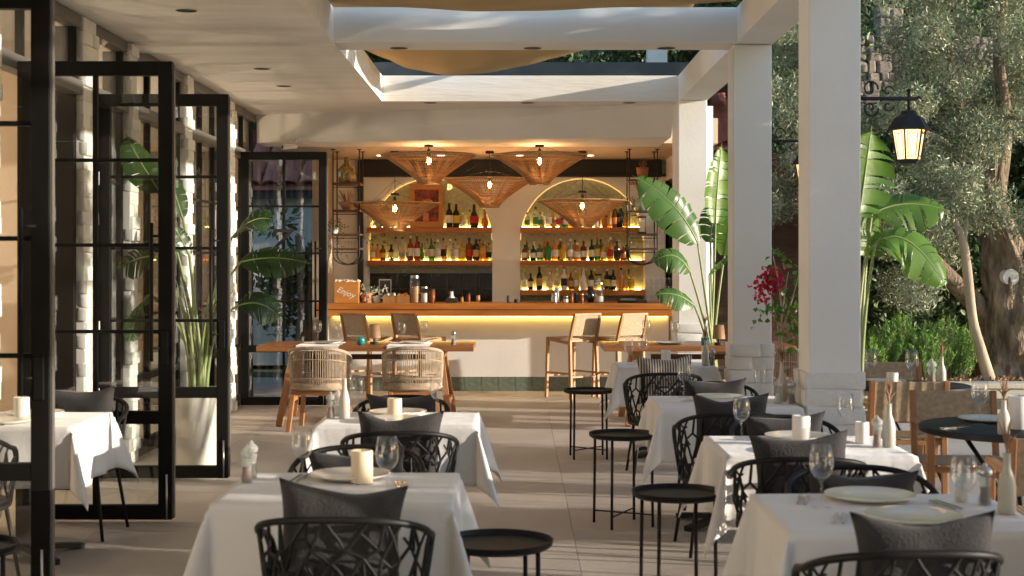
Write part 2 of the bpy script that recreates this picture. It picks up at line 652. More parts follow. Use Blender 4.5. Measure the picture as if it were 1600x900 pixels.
# fascia beam over the bar, skewed in plan
fb = MB()
A = [(-3.1, 16.92, 3.04), (1.74, 16.06, 3.03), (1.74, 17.45, 3.035), (-3.1, 17.45, 3.035)]
T = [(-3.1, 16.92, ZC + .01), (1.74, 15.72, ZC + .01), (1.74, 17.45, ZC + .01), (-3.1, 17.45, ZC + .01)]
fb.hexa(A + T)
struct("ceiling_beam", fb, M_white)

# recessed ceiling lights
DL = [(291, 16, 0), (409, 107, 0), (443, 134, 0), (672, 161, 0), (824, 161, 0), (983, 161, 0), (623, 75, 0), (832, 75, 0), (1041, 75, 0)]
dl_names = ["in the long ceiling close to the folding doors", "in the long ceiling beyond the dropped band", "in the long ceiling just beyond its twin",
            "beyond the far skylight, by the door side", "beyond the far skylight, middle", "beyond the far skylight, by the pillar",
            "under the cross beam, by the door side", "under the cross beam, middle", "under the cross beam, by the pillar"]
for (px, py, _), nm in zip(DL, dl_names):
    Y = 1.77 * F / (412 - py)
    if py == 75: Y = 11.66
    if py == 161: Y = 15.62
    t = thing("recessed_light", "small dark round recessed light " + nm, "ceiling light", ((px - 808) * Y / F, Y, ZC), group="recessed lights in the ceiling")
    MB().lathe([(0.075, -0.004), (0.082, -0.006), (0.088, -0.001)], 20).build("trim", M_ceil, t, smooth=True)
    MB().lathe([(0.001, -0.0035), (0.075, -0.0035)], 20).build("lens", M_black, t)

# ---- pillars
def brick_course_column(parent, x0, x1, y0, y1, z0, z1, ch, rnd, jx=1.0):
    """bricks laid in courses around a rectangular core"""
    nz_ = max(1, round((z1 - z0) / ch)); h = (z1 - z0) / nz_
    for k in range(nz_):
        w = x1 - x0; d = y1 - y0
        if w >= d:
            f = (0.5 if k % 2 else 0.68) if w < 0.6 else 0.5
            cuts = [(x0, x0 + w * f, y0, y1), (x0 + w * f, x1, y0, y1)]
        else:
            cuts = [(x0, x1, y0, y1)] if k % 2 else [(x0, x1, y0, y0 + d * 0.55), (x0, x1, y0 + d * 0.55, y1)]
        for (a, b, c, e) in cuts:
            j = rnd.uniform(-0.012, 0.014) * jx; j2 = rnd.uniform(-0.010, 0.012)
            inst("brick", rnd.choice(BRICKS), parent, ((a + b) / 2 + j, (c + e) / 2 + j2, z0 + (k + 0.5) * h),
                 (0, 0, rnd.uniform(-0.02, 0.02)), (b - a - 0.003, e - c - 0.003, h - 0.003))

pill = [("white square pillar with brick foot, beside the front lantern and round table", 8.48, 8.80),
        ("white square pillar with brick foot, behind the bougainvillea", 11.45, 11.75),
        ("white square pillar next to the bar end, with leaf shadows on it", 15.35, 15.95),
        ("white square pillar closest to the camera, outside the picture", 4.1, 4.4)]
for lab, y0, y1 in pill:
    t = thing("white_pillar", lab, "pillar", (1.895, (y0 + y1) / 2, 0), group="white pillars with brick feet along the terrace edge")
    hd = (y1 - y0) / 2
    MB().box(-0.155, 0.155, -hd, hd, 0.9, 3.366).build("shaft", M_white, t, bevel=0.008)
    MB().box(-0.166, 0.166, -hd - .01, hd + .01, 0.0, 0.9).build("core", M_white, t)
    brick_course_column(t, -0.175, 0.175, -hd - 0.02, hd + 0.02, 0.0, 0.955, 0.106, random.Random(int(y0 * 10)))

# ---- facade: brick columns, glazed bays
fac_cols = [(8.12, 8.46), (10.13, 10.42), (11.33, 11.56), (13.24, 13.52), (15.3, 15.56), (6.2, 6.5), (3.2, 3.5)]
cl = ["beside the second glass door leaf", "beside the third glass door leaf", "behind the potted plant's leaves", "between the potted plant and the far glass door",
      "next to the far open glass door", "beside the closest glass door leaf", "closest to the camera by the facade"]
for (y0, y1), lab in zip(fac_cols, cl):
    t = thing("brick_column", "slim white painted brick column of the facade, " + lab, "column", (FX, (y0 + y1) / 2, 0), group="white brick columns of the glass facade")
    hd = (y1 - y0) / 2
    MB().box(-0.14, 0.012, -hd + .006, hd - .006, 0, 3.36).build("core", M_white, t)
    brick_course_column(t, -0.045, 0.025, -hd, hd, 0.0, 3.36, 0.098, random.Random(int(y0 * 13)), 1.3)

def glazed_bay(name, y0, y1, label, door=True):
    """fixed glazing between columns: frame, mullions, transom, panes"""
    t = thing(name, label, "window", (FX - 0.06, 0, 0), group="dark steel framed windows of the facade")
    w = y1 - y0
    f = MB()
    f.box(-0.12, 0.025, y0, y0 + 0.07, 0, 3.28); f.box(-0.12, 0.025, y1 - 0.07, y1, 0, 3.28)
    f.build("frame", M_frame, t, bevel=0.003)
    MB().box(-0.04, 0.06, y0, y1, 3.28, 3.366).build("head_rail", M_greyframe, t, bevel=0.004)
    MB().box(-0.04, 0.07, y0, y1, 2.80, 2.90).build("transom", M_greyframe, t, bevel=0.004)
    nb = max(1, round(w / 0.62))
    for i in range(1, nb):
        yy = y0 + w * i / nb
        MB().box(-0.02, 0.03, yy - 0.02, yy + 0.02, 2.9, 3.28).build("mullion", M_frame, t)
        if not door == 'open':
            MB().box(-0.02, 0.03, yy - 0.02, yy + 0.02, 0.02, 2.8).build("mullion", M_frame, t)
    for i in range(nb):
        a = y0 + w * i / nb + 0.02; b = y0 + w * (i + 1) / nb - 0.02
        MB().box(-0.004, 0.004, a, b, 2.9, 3.28).build("pane", M_glass, t)
        if door != 'open':
            for z0, z1 in ((0.68, 1.16), (1.18, 1.70), (1.72, 2.22), (2.24, 2.8)):
                MB().box(-0.004, 0.004, a, b, z0, z1).build("pane", M_glass, t)
            MB().box(-0.004, 0.004, a, b, 0.12, 0.62).build("pane", M_glass, t)
            for z in (1.17, 1.71, 2.23):
                MB().box(-0.012, 0.02, a, b, z - 0.011, z + 0.011).build("glazing_bar", M_frame, t)
            MB().box(-0.02, 0.03, a, b, 0.62, 0.68).build("lower_rail", M_frame, t)
            MB().box(-0.02, 0.03, a, b, 0.0, 0.12).build("bottom_rail", M_frame, t)
    return t
glazed_bay("facade_window", 10.43, 11.32, "dark framed glass bay between the two brick columns behind the second door leaf")
glazed_bay("facade_window", 11.57, 13.23, "wide dark framed glass bay behind the potted plant")
glazed_bay("facade_window", 13.53, 15.29, "wide dark framed glass bay just before the far open door")
glazed_bay("facade_window", 15.57, 16.9, "dark framed glass bay at the far end by the bar")
glazed_bay("open_doorway", 8.47, 10.12, "open doorway with grey transom and clerestory panes over it", door='open')
glazed_bay("open_doorway", 6.51, 8.11, "open doorway beside the table with the hanging cloth corner", door='open')
glazed_bay("open_doorway", 3.51, 6.19, "open doorway behind the closest glass door leaf", door='open')

# ---- open glass door leaves perpendicular to the facade
def door_leaf(Y, lab, seed):
    t = thing("glass_door", lab, "door", (0, Y, 0), group="open steel and glass door leaves standing out from the facade")
    x0, x1 = -3.085, -2.13
    H = 2.85
    d = 0.028
    sw = 0.085
    MB().box(x0, x0 + sw, -d, d, 0.02, H).build("stile", M_frame, t, bevel=0.004)
    MB().box(x1 - sw, x1, -d, d, 0.02, H).build("stile", M_frame, t, bevel=0.004)
    MB().box(x1 + 0.0005, x1 + 0.012, -d * 0.6, d * 0.6, 0.03, H - 0.02).build("edge_strip", M_greyframe, t)
    MB().box(x0 + sw, x1 - sw, -d + .001, d - .001, H - 0.088, H).build("top_rail", M_frame, t, bevel=0.003)
    MB().box(x0 + sw, x1 - sw, -d + .001, d - .001, 0.02, 0.11).build("bottom_rail", M_frame, t, bevel=0.003)
    MB().box(x0 + sw, x1 - sw, -d + .001, d - .001, 0.61, 0.69).build("middle_rail", M_frame, t, bevel=0.003)
    xm = (x0 + x1) / 2
    MB().box(xm - 0.014, xm + 0.014, -0.018, 0.018, 0.11, 0.61).build("mullion", M_frame, t)
    MB().box(xm - 0.014, xm + 0.014, -0.018, 0.018, 0.69, H - 0.088).build("mullion", M_frame, t)
    for z in (1.18, 1.715, 2.24):
        MB().box(x0 + sw, xm - 0.014, -0.014, 0.014, z - 0.011, z + 0.011).build("glazing_bar", M_frame, t)
        MB().box(xm + 0.014, x1 - sw, -0.014, 0.014, z - 0.011, z + 0.011).build("glazing_bar", M_frame, t)
    zs = [(0.11, 0.61), (0.69, 1.169), (1.191, 1.704), (1.726, 2.229), (2.251, H - 0.088)]
    for a, b in zs:
        MB().box(x0 + sw, xm - 0.014, -0.003, 0.003, a, b).build("pane", M_glass, t)
        MB().box(xm + 0.014, x1 - sw, -0.003, 0.003, a, b).build("pane", M_glass, t)
    hb = MB().tube([(x1 - 0.115, -0.07, 1.0), (x1 - 0.115, -0.07, 1.85)], 0.012, 8)
    for z in (1.08, 1.77):
        hb.tube([(x1 - 0.115, -0.07, z), (x1 - 0.06, -d, z)], 0.008, 6)
    hb.build("pull_handle", M_frame, t, smooth=True)
    MB().box(x1 - 0.065, x1 - 0.02, -d - 0.02, -d - 0.001, 0.98, 1.18).build("lock_plate", M_frame, t, bevel=0.003)
    bo = MB().tube([(x1 - 0.03, -d - 0.008, 0.02), (x1 - 0.03, -d - 0.008, 0.30)], 0.006, 6)
    bo.build("floor_bolt", M_steel, t, smooth=True)
    return t
door_leaf(6.5, "open glass door leaf closest to the camera, cropped by the picture's top edge", 1)
door_leaf(8.8, "second open glass door leaf, behind the table with the hanging cloth corner", 2)
door_leaf(10.5, "third open glass door leaf, standing in front of the tall white planter", 3)
dl4 = door_leaf(15.9, "farthest open glass door leaf, lettered glass, next to the bar counter", 4)
# lettering on the far leaf's glass
p = P(431, 398, 15.88)
text_mesh("Z", 0.42, M_black, "lettering", dl4, (p.x + .02, -0.02, p.z - 0.0), shear=0.25)
p = P(434, 415, 15.88)
text_mesh("\u00b7M", 0.165, M_black, "lettering", dl4, (p.x - .01, -0.02, p.z - 0.0))

# ---- dining room inside the facade
struct("interior_wall", MB().box(-8.3, -8.2, -3, 17.4, 0, ZC), M_interior)
struct("interior_wall", MB().box(-8.2, FX - 0.1, 17.0, 17.1, 0, ZC - .003), M_interior)
struct("interior_wall", MB().box(-6.2, -3.38, 11.28, 11.42, 0, ZC - .003), M_beige)
struct("interior_wall", MB().box(-8.2, -3.0, -3.1, -3.0, 0, ZC - .003), M_interior)
struct("facade_wall", MB().box(FX - 0.14, FX + 0.02, -3, 3.2, 0, ZC - .003), M_white)
sh = thing("wall_shelving", "tall dark wooden shelving with warm lit bays inside the dining room", "shelving", (-8.0, 13.5, 0))
for i in range(5):
    MB().box(0, 0.35, -2 + i * 1.0, -1.95 + i * 1.0, 0, 2.6).build("upright", M_darkwood, sh)
for k in range(5):
    MB().box(0, 0.34, -1.95, 1.999, 0.1 + k * 0.55, 0.14 + k * 0.55).build("shelf", M_wood, sh)
for k, (x, y, z) in enumerate([(-4.6, 7.6, 2.3), (-5.2, 13.0, 2.25), (-4.7, 15.0, 2.2), (-5.5, 9.6, 2.35)]):
    t = thing("indoor_pendant", ["small glowing pendant bulb inside by the front doorway", "small glowing pendant bulb inside, middle of the dining room",
              "small glowing pendant bulb inside at the bar end", "small glowing pendant bulb inside near the beige partition"][k], "pendant lamp", (x, y, z), group="pendant bulbs inside the dining room")
    MB().sphere((0, 0, 0), 0.06).build("bulb", M_bulb, t, smooth=True)
    MB().tube([(0, 0, 0.05), (0, 0, ZC - z)], 0.005, 5).build("cord", M_black, t)
    ld = bpy.data.lights.new("indoor_light", 'POINT'); ld.energy = 45; ld.color = (1, 0.78, 0.55); ld.shadow_soft_size = 0.06
    lo = bpy.data.objects.new("indoor_light", ld); COL.objects.link(lo); lo.location = (0, 0, -0.09); lo.parent = t

# ---- sails above the wells
def sail(label, Y0, Y1, far, ztop, x0, x1):
    t = MB()
    xs = [q[0] for q in far]
    def fz(x):
        for (a, za), (b, zb) in zip(far, far[1:]):
            if a <= x <= b:
                u = (x - a) / (b - a)
                u2 = u * u * (3 - 2 * u) * 0.35 + u * 0.65
                return za + (zb - za) * u2
        return far[-1][1]
    nu, nv = 40, 12
    for lay in (0, 1):
        vs = []
        for j in range(nv + 1):
            v = j / nv
            for i in range(nu + 1):
                x = xs[0] + (xs[-1] - xs[0]) * i / nu
                z = fz(x) * (1 - v) + ztop * v - 0.12 * math.sin(math.pi * v)
                vs.append((x, Y1 + (Y0 - Y1) * v, z + lay * 0.004))
        t.add(vs, [(j * (nu + 1) + i, j * (nu + 1) + i + 1, (j + 1) * (nu + 1) + i + 1, (j + 1) * (nu + 1) + i) for j in range(nv) for i in range(nu)])
    o = t.build("shade_sail", M_tan, smooth=True)
    tag(o, label, "shade sail", "tan shade sails over the skylight openings")
    return o
sp = [(560, 74), (598, 90), (640, 108), (700, 118), (760, 114), (820, 103), (870, 90), (910, 79), (960, 66), (1040, 48)]
s1 = [(P(a, b, 15.2).x, P(a, b, 15.2).z) for a, b in sp]
sail("tan shade sail sagging into the skylight opening closer to the bar", 12.4, 15.2, s1, 3.95, 0, 0)
sp = [(515, 4), (560, 8), (640, 12), (740, 18), (850, 17), (950, 12), (1050, 8), (1150, 2)]
s2 = [(P(a, b, 11.2).x, P(a, b, 11.2).z) for a, b in sp]
sail("tan shade sail stretched over the near skylight opening, cut by the picture's top", 7.0, 11.2, s2, 4.1, 0, 0)

# ================================================================== BAR
YB = 19.75
def arched_wall():
    m = MB()
    z0, z1 = 0.0, 3.04
    arches = [(-1.21, 0.865, 1.935), (0.91, 0.87, 1.93)]
    X0, X1 = -2.55, 2.3
    N = 24
    def wallrect(a, b, c, d):
        m.box(a, b, YB, YB + 0.28, c, d)
    last = X0
    for cx, r, zs in arches:
        wallrect(last, cx - r, z0, z1)
        for i in range(N):
            t0 = math.pi - math.pi * i / N; t1 = math.pi - math.pi * (i + 1) / N
            xa, xb = cx + r * math.cos(t0), cx + r * math.cos(t1)
            za, zb = zs + r * math.sin(t0), zs + r * math.sin(t1)
            m.hexa([(xa, YB, za), (xb, YB, zb), (xb, YB + .28, zb), (xa, YB + .28, za), (xa, YB, z1), (xb, YB, z1), (xb, YB + .28, z1), (xa, YB + .28, z1)])
        last = cx + r
    wallrect(last, X1, z0, z1)
    return m, arches
aw, ARCH = arched_wall()
bw = struct("bar_back_wall", aw, M_white)
# tiles in the niches as individual pieces
tile_me = MB().box(-0.5, 0.5, -0.5, 0.5, -0.5, 0.5).mesh("tile", M_glaze)
tile_dk = MB().box(-0.5, 0.5, -0.5, 0.5, -0.5, 0.5).mesh("tile", M_darktile)
tile_gr = MB().box(-0.5, 0.5, -0.5, 0.5, -0.5, 0.5).mesh("tile", M_greentile)
struct("niche_backing", MB().box(-2.2, 2.0, YB + 0.30, YB + 0.36, 0.6, 2.95), M_grout)
nb_ = bpy.data.objects["niche_backing"]
for ai, (cx, r, zs) in enumerate(ARCH):
    ts = 0.222
    for k in range(10):
        for i in range(8):
            x = cx - 4 * ts + (i + .5) * ts; z = 0.80 + (k + .5) * ts
            if z - ts / 2 > zs and math.hypot(x - cx, z - ts / 2 - zs) > r + ts: continue
            low = (z < 1.55 and ai == 0)
            inst("tile", tile_dk if low else tile_me, nb_, (x, YB + 0.293 + random.uniform(-.001, .001), z), (random.uniform(-.006, .006), 0, random.uniform(-.006, .006)), (ts - 0.006, 0.012, ts - 0.006))
# black beam above arches and black posts
struct("bar_beam", MB().box(-2.13, 2.0, YB - 0.14, YB - 0.004, 2.80, 3.03).box(-2.2, -2.13, YB - 0.14, YB - 0.004, 1.0, 3.03).box(-2.2, 2.05, YB - .16, YB - .141, 2.80, 2.84), M_black, bevel=0.005)
# shelves
SHZ = [2.105, 1.645, 1.235]
def shelf(x0, x1, z, lab):
    t = thing("wall_shelf", lab, "shelf", (0, 0, 0), group="lit wooden bottle shelves in the arched niches")
    MB().box(x0, x1, YB - 0.07, YB + 0.275, z - 0.075, z).build("board", M_wood, t, bevel=0.006)
    MB().box(x0 + .03, x1 - .03, YB + 0.255, YB + 0.272, z + 0.003, z + 0.017).build("led_strip", M_ledline, t)
    return t
for ai, (cx, r, zs) in enumerate(ARCH):
    for k, z in enumerate(SHZ):
        if ai == 0 and k == 2: continue
        shelf(cx - r + .004, cx + r - .004, z, ["upper", "middle", "lower"][k] + " wooden bottle shelf in the arch " + ["with the framed picture", "next to the pillar"][ai])
# led rim on arch edges
for ai, (cx, r, zs) in enumerate(ARCH):
    pts = [(cx + (r - .006) * math.cos(a), YB + 0.262, zs + (r - .006) * math.sin(a)) for a in [math.pi * i / 30 for i in range(31)]]
    t = MB().tube(pts, 0.007, 5).build("arch_light", emit("arch_led", (1.0, 0.70, 0.28), 0.3))
    tag(t, ["thin warm light line inside the arch over the framed picture", "thin warm light line inside the arch beside the pillar"][ai], "light strip", "light lines inside the arches")

# side walls: window opening in the pillar-side wall lets the low sun in
sw_ = MB()
sw_.box(2.06, 2.2, 15.97, 16.05, 0, ZC).box(2.06, 2.2, 16.05, 20.03, 2.75, 3.04).box(2.06, 2.2, 19.75, 20.03, 0, 2.75).box(2.06, 2.2, 17.42, 19.75, 0, 1.15)
struct("bar_side_wall", sw_, M_white)
wn_ = thing("side_window", "dark framed window in the side wall of the bar next to the pillar", "window", (2.13, 0, 0))
YS = [(17.48, 18.0), (18.06, 18.56), (18.62, 19.12), (19.18, 19.69)]
for y in (17.45, 18.03, 18.59, 19.15, 19.72):
    MB().box(-0.03, 0.03, y - 0.03, y + 0.03, 1.15, 2.75).build("mullion", M_frame, wn_)
for z in (1.18, 1.62, 2.15, 2.72):
    for a, b in YS:
        MB().box(-0.028, 0.028, a, b, z - 0.02, z + 0.02).build("glazing_bar", M_frame, wn_)
for a, b in YS:
    for c, d in ((1.2, 1.6), (1.64, 2.13), (2.17, 2.7)):
        MB().box(-0.003, 0.003, a, b, c, d).build("pane", M_glass, wn_)
struct("bar_side_wall", MB().box(-2.68, -2.55, 18.6, 20.03, 0, 3.04), M_beige)

# bar counter
bar = thing("bar_counter", "long bar counter with thick warm wooden top over a white front", "bar counter", (0, 0, 0))
MB().box(-2.45, 1.90, 17.42, 18.25, 0.955, 1.035).build("fascia", M_wood, bar, bevel=0.004)
MB().box(-2.46, 1.905, 17.405, 18.26, 1.038, 1.113).build("top", M_wood, bar, bevel=0.006)
MB().box(-2.36, 1.9, 17.85, 18.0, 0.18, 0.954).build("front", M_white, bar)
MB().box(-2.36, 1.9, 17.87, 18.0, 0.0, 0.179).build("plinth", M_grout, bar)
for i in range(20):
    x = -2.36 + 0.213 * i
    inst("tile", tile_gr, bar, (x + 0.1065, 17.862, 0.09), (0, 0, 0), (0.207, 0.014, 0.172))
MB().box(-2.3, 1.88, 17.815, 17.845, 0.936, 0.95).build("led_strip", emit("bar_led", (1.0, 0.66, 0.13), 6.0), bar)

# ---- bottles
BC = {
    'clear': liquid("clear_spirit", (0.85, 0.88, 0.82), 0.75), 'amber': liquid("amber_spirit", (0.75, 0.40, 0.12), 0.6),
    'brown': liquid("brown_spirit", (0.25, 0.07, 0.02), 0.3), 'green': liquid("green_glass", (0.08, 0.32, 0.09), 0.5),
    'dark': liquid("dark_glass", (0.012, 0.014, 0.01), 0.05), 'red': liquid("red_spirit", (0.40, 0.06, 0.035), 0.4),
    'yellow': liquid("yellow_spirit", (0.75, 0.60, 0.10), 0.5), 'blue': liquid("pale_blue_glass", (0.35, 0.55, 0.62), 0.4),
    'orange': liquid("orange_spirit", (0.80, 0.42, 0.12), 0.5), 'white': pm("white_bottle", (0.78, 0.77, 0.72), None, 5, 0.3),
    'black': M_black}
LC = {'w': pm("paper_white", (0.75, 0.73, 0.68), None, 20, 0.7), 'y': pm("paper_yellow", (0.72, 0.55, 0.08), None, 20, 0.7),
      'k': M_black, 'r': pm("paper_red", (0.5, 0.03, 0.02), None, 20, 0.7), 'o': pm("paper_orange", (0.6, 0.2, 0.03), None, 20, 0.7),
      'g': pm("paper_green", (0.08, 0.25, 0.08), None, 20, 0.7), 'n': None, 't': pm("paper_gold", (0.5, 0.33, 0.12), None, 20, 0.5)}
def bottle(x, y, z, h, w, shape, c, lab, cap, label, group, name="bottle"):
    r = w / 2
    sh = {'slim': [(r * .96, 0), (r, .02), (r, .55), (r * .85, .63), (r * .38, .72), (r * .32, .95)],
          'wine': [(r * .96, 0), (r, .02), (r, .58), (r * .8, .66), (r * .36, .76), (r * .33, .97)],
          'champ': [(r * .96, 0), (r, .02), (r, .42), (r * .9, .5), (r * .45, .7), (r * .33, .95)],
          'short': [(r * .96, 0), (r, .02), (r, .66), (r * .9, .72), (r * .38, .78), (r * .35, .93)],
          'square': [(r * .96, 0), (r, .02), (r, .68), (r * .85, .72), (r * .35, .76), (r * .35, .93)],
          'jar': [(r * .96, 0), (r, .02), (r, .85), (r * .8, .92), (r * .8, .97)],
          'round': [(r * .5, 0), (r * .9, .08), (r, .25), (r * .85, .42), (r * .35, .55), (r * .3, .95)]}[shape]
    n = 4 if shape == 'square' else 12
    m = MB()
    prof = [(a, b * h) for a, b in sh]
    if n == 4:
        prof = [(a * 1.3, b) for a, b in prof]
    m.lathe(prof, n, capb=True, capt=True, mi=0)
    mats = [BC[c], LC['k'] if cap == 'k' else (LC[cap]), LC.get(lab) or BC[c]]
    rt = sh[-1][0]
    m.lathe([(rt * 1.1, h * .90), (rt * 1.15, h * .905), (rt * 1.15, h), (0.001, h + .001)], 8, mi=1)
    if lab != 'n':
        rl = r * 1.03 * (1.3 if n == 4 else 1)
        m.lathe([(rl, h * .18), (rl, h * .5)], n, mi=2)
    o = m.build(name, mats, smooth=(n != 4), angle=50)
    o.location = (x, y, z)
    if n == 4: o.rotation_euler = (0, 0, R(45))
    return tag(o, label, "bottle", group)

# (px, base shelf index, height px, width px, shape, glass, label, cap, words)
def shelf_row(ai, k, items, grp, place):
    Y = YB + 0.10
    s = F / Y
    cname = {'clear': 'clear glass', 'amber': 'amber', 'brown': 'brown', 'green': 'green', 'dark': 'dark glass', 'red': 'red', 'yellow': 'yellow',
             'blue': 'pale blue', 'orange': 'orange', 'white': 'white', 'black': 'black'}
    lname = {'w': 'white label', 'y': 'yellow label', 'k': 'black label', 'r': 'red label', 'o': 'orange label', 'g': 'green label', 'n': 'no label', 't': 'gold label'}
    ordn = ['first', 'second', 'third', 'fourth', 'fifth', 'sixth', 'seventh', 'eighth', 'ninth', 'tenth', 'eleventh', 'twelfth', 'thirteenth', 'fourteenth', 'fifteenth', 'sixteenth', 'seventeenth', 'eighteenth']
    for i, (px, hp, wp, shp, c, lb, cp) in enumerate(items):
        px += random.uniform(-1, 1); hp *= random.uniform(.94, 1.07)
        x = (px - 808) / s
        bottle(x, Y - 0.06 + 0.02 * (i % 3), SHZ[k] + 0.001, hp / s, wp * 1.06 / s, shp, c, lb, cp,
               "%s bottle with %s, %s on %s" % (cname[c], lname[lb], ordn[i], place), grp)
shelf_row(0, 0, [(703, 36, 10, 'wine', 'dark', 'w', 'k'), (713, 36, 10, 'wine', 'dark', 'y', 'k'), (723, 22, 7, 'slim', 'clear', 'w', 'w'), (741, 38, 12, 'champ', 'dark', 'r', 'k'), (757, 28, 10, 'round', 'amber', 'n', 'k')],
          "bottles on the upper shelf beside the picture", "the upper shelf beside the framed picture")
shelf_row(0, 1, [(583, 26, 8, 'slim', 'orange', 'w', 'k'), (590, 27, 8, 'slim', 'orange', 'o', 'k'), (598, 24, 8, 'short', 'brown', 'y', 'k'), (620, 38, 9, 'slim', 'clear', 'n', 'k'), (629, 38, 9, 'square', 'clear', 'n', 'k'),
                 (641, 36, 9, 'slim', 'red', 'w', 'w'), (652, 38, 9, 'slim', 'red', 'w', 'k'), (660, 26, 6, 'round', 'green', 'n', 'k'), (674, 34, 9, 'slim', 'green', 'w', 'g'), (684, 34, 9, 'slim', 'clear', 'w', 'w'),
                 (694, 36, 8, 'slim', 'clear', 'k', 'k'), (703, 34, 8, 'square', 'clear', 'n', 'w'), (712, 36, 9, 'slim', 'clear', 'w', 'k'), (723, 26, 11, 'short', 'yellow', 't', 'o'), (733, 34, 10, 'short', 'brown', 'r', 'k'),
                 (744, 34, 10, 'short', 'dark', 't', 'k'), (755, 26, 9, 'square', 'yellow', 'o', 'k'), (764, 28, 8, 'slim', 'clear', 'k', 'k')],
          "bottles on the middle shelf under the picture", "the middle shelf under the framed picture")
shelf_row(1, 0, [(823, 24, 8, 'square', 'clear', 'g', 'k'), (836, 30, 8, 'slim', 'clear', 'g', 'k'), (845, 24, 8, 'square', 'clear', 'g', 'k'), (857, 30, 9, 'short', 'clear', 'w', 'w'), (865, 20, 9, 'round', 'orange', 'n', 'o'),
                 (874, 26, 9, 'square', 'clear', 'r', 'k'), (884, 24, 8, 'slim', 'green', 'w', 'k'), (933, 24, 6, 'slim', 'white', 'n', 'w'), (944, 24, 8, 'slim', 'amber', 'n', 'k'), (951, 28, 7, 'slim', 'orange', 't', 'k'),
                 (959, 30, 8, 'slim', 'brown', 'o', 'k'), (969, 27, 9, 'short', 'dark', 'n', 'k'), (978, 22, 7, 'slim', 'amber', 'n', 'k')],
          "bottles on the upper shelf beside the pillar", "the upper shelf in the pillar-side arch")
shelf_row(1, 1, [(821, 24, 8, 'short', 'brown', 'w', 'k'), (833, 24, 8, 'short', 'dark', 'w', 'k'), (844, 26, 9, 'short', 'green', 'w', 'g'), (856, 28, 10, 'short', 'green', 'n', 'r'), (868, 32, 9, 'slim', 'orange', 'w', 'o'),
                 (878, 30, 8, 'slim', 'yellow', 'n', 'g'), (890, 32, 8, 'slim', 'blue', 'w', 'w'), (901, 28, 10, 'short', 'amber', 'w', 'w'), (912, 30, 9, 'short', 'brown', 'w', 'k'), (923, 32, 8, 'slim', 'dark', 'w', 'k'),
                 (933, 36, 8, 'wine', 'green', 'y', 'r'), (943, 28, 9, 'short', 'yellow', 'w', 'r'), (954, 34, 9, 'slim', 'orange', 'r', 'w'), (964, 28, 9, 'short', 'brown', 'k', 'k'), (974, 22, 9, 'short', 'red', 'o', 'r')],
          "bottles on the middle shelf beside the pillar", "the middle shelf in the pillar-side arch")
shelf_row(1, 2, [(819, 32, 7, 'slim', 'clear', 'w', 'y'), (843, 34, 9, 'wine', 'dark', 't', 'k'), (858, 26, 10, 'short', 'clear', 'w', 'w'), (881, 34, 9, 'slim', 'white', 'k', 'o'), (891, 28, 8, 'slim', 'brown', 't', 'o'),
                 (900, 32, 9, 'champ', 'yellow', 'w', 'w'), (911, 34, 10, 'champ', 'white', 'n', 'w'), (923, 30, 8, 'short', 'dark', 'w', 'k'), (935, 26, 12, 'jar', 'clear', 'n', 'k'), (947, 34, 9, 'wine', 'dark', 'y', 'w'), (958, 32, 8, 'wine', 'dark', 'w', 'k'),
                 (967, 34, 7, 'slim', 'orange', 'n', 'o'), (976, 32, 7, 'slim', 'orange', 't', 'o'), (986, 22, 9, 'short', 'yellow', 'n', 'o')],
          "bottles on the lower shelf beside the pillar", "the lower shelf in the pillar-side arch")

ordn = ['first', 'second', 'third', 'fourth', 'fifth', 'sixth', 'seventh', 'eighth', 'ninth', 'tenth', 'eleventh', 'twelfth', 'thirteenth']
rdb = random.Random(8)
CW = {'clear': 'clear glass', 'amber': 'amber', 'brown': 'brown', 'green': 'green', 'dark': 'dark glass', 'yellow': 'yellow', 'orange': 'orange', 'white': 'white'}
for k, a, b, n, where in ((1, 606, 768, 12, "middle shelf under the picture"), (0, 700, 764, 5, "upper shelf beside the picture"), (0, 828, 980, 11, "upper shelf beside the pillar"),
                          (1, 816, 984, 13, "middle shelf beside the pillar"), (2, 824, 990, 12, "lower shelf beside the pillar")):
    s_ = F / (YB + .2)
    for i in range(n):
        px = a + (b - a) * (i + .5 + rdb.uniform(-.2, .2)) / n
        c = rdb.choice(['clear', 'clear', 'clear', 'amber', 'brown', 'green', 'dark', 'yellow', 'orange', 'white']); 
        bottle((px - 808) / s_, YB + .2, SHZ[k] + .001, rdb.uniform(24, 34) / s_, rdb.uniform(7, 9.5) / s_, rdb.choice(['slim', 'short', 'square', 'wine']), c, rdb.choice('wwykotn'), rdb.choice('kkwo'),
               "%s bottle, %s of the back row on the %s" % (CW[c], ordn[i], where), "back row of bottles, " + where)
for i in range(5):
    s_ = F / (YB + .06)
    x = (601 + 5.2 * i - 808) / s_
    o = MB().lathe([(.001, 0), (.017, .001), (.02, .07)], 8).build("tumbler", M_wine, smooth=True, loc=(x, YB + .04, SHZ[1] + .001))
    tag(o, "small upturned tumbler between the bottles on the middle shelf, %s from the orange ones" % ordn[i], "glass", "tumblers on the middle shelf")

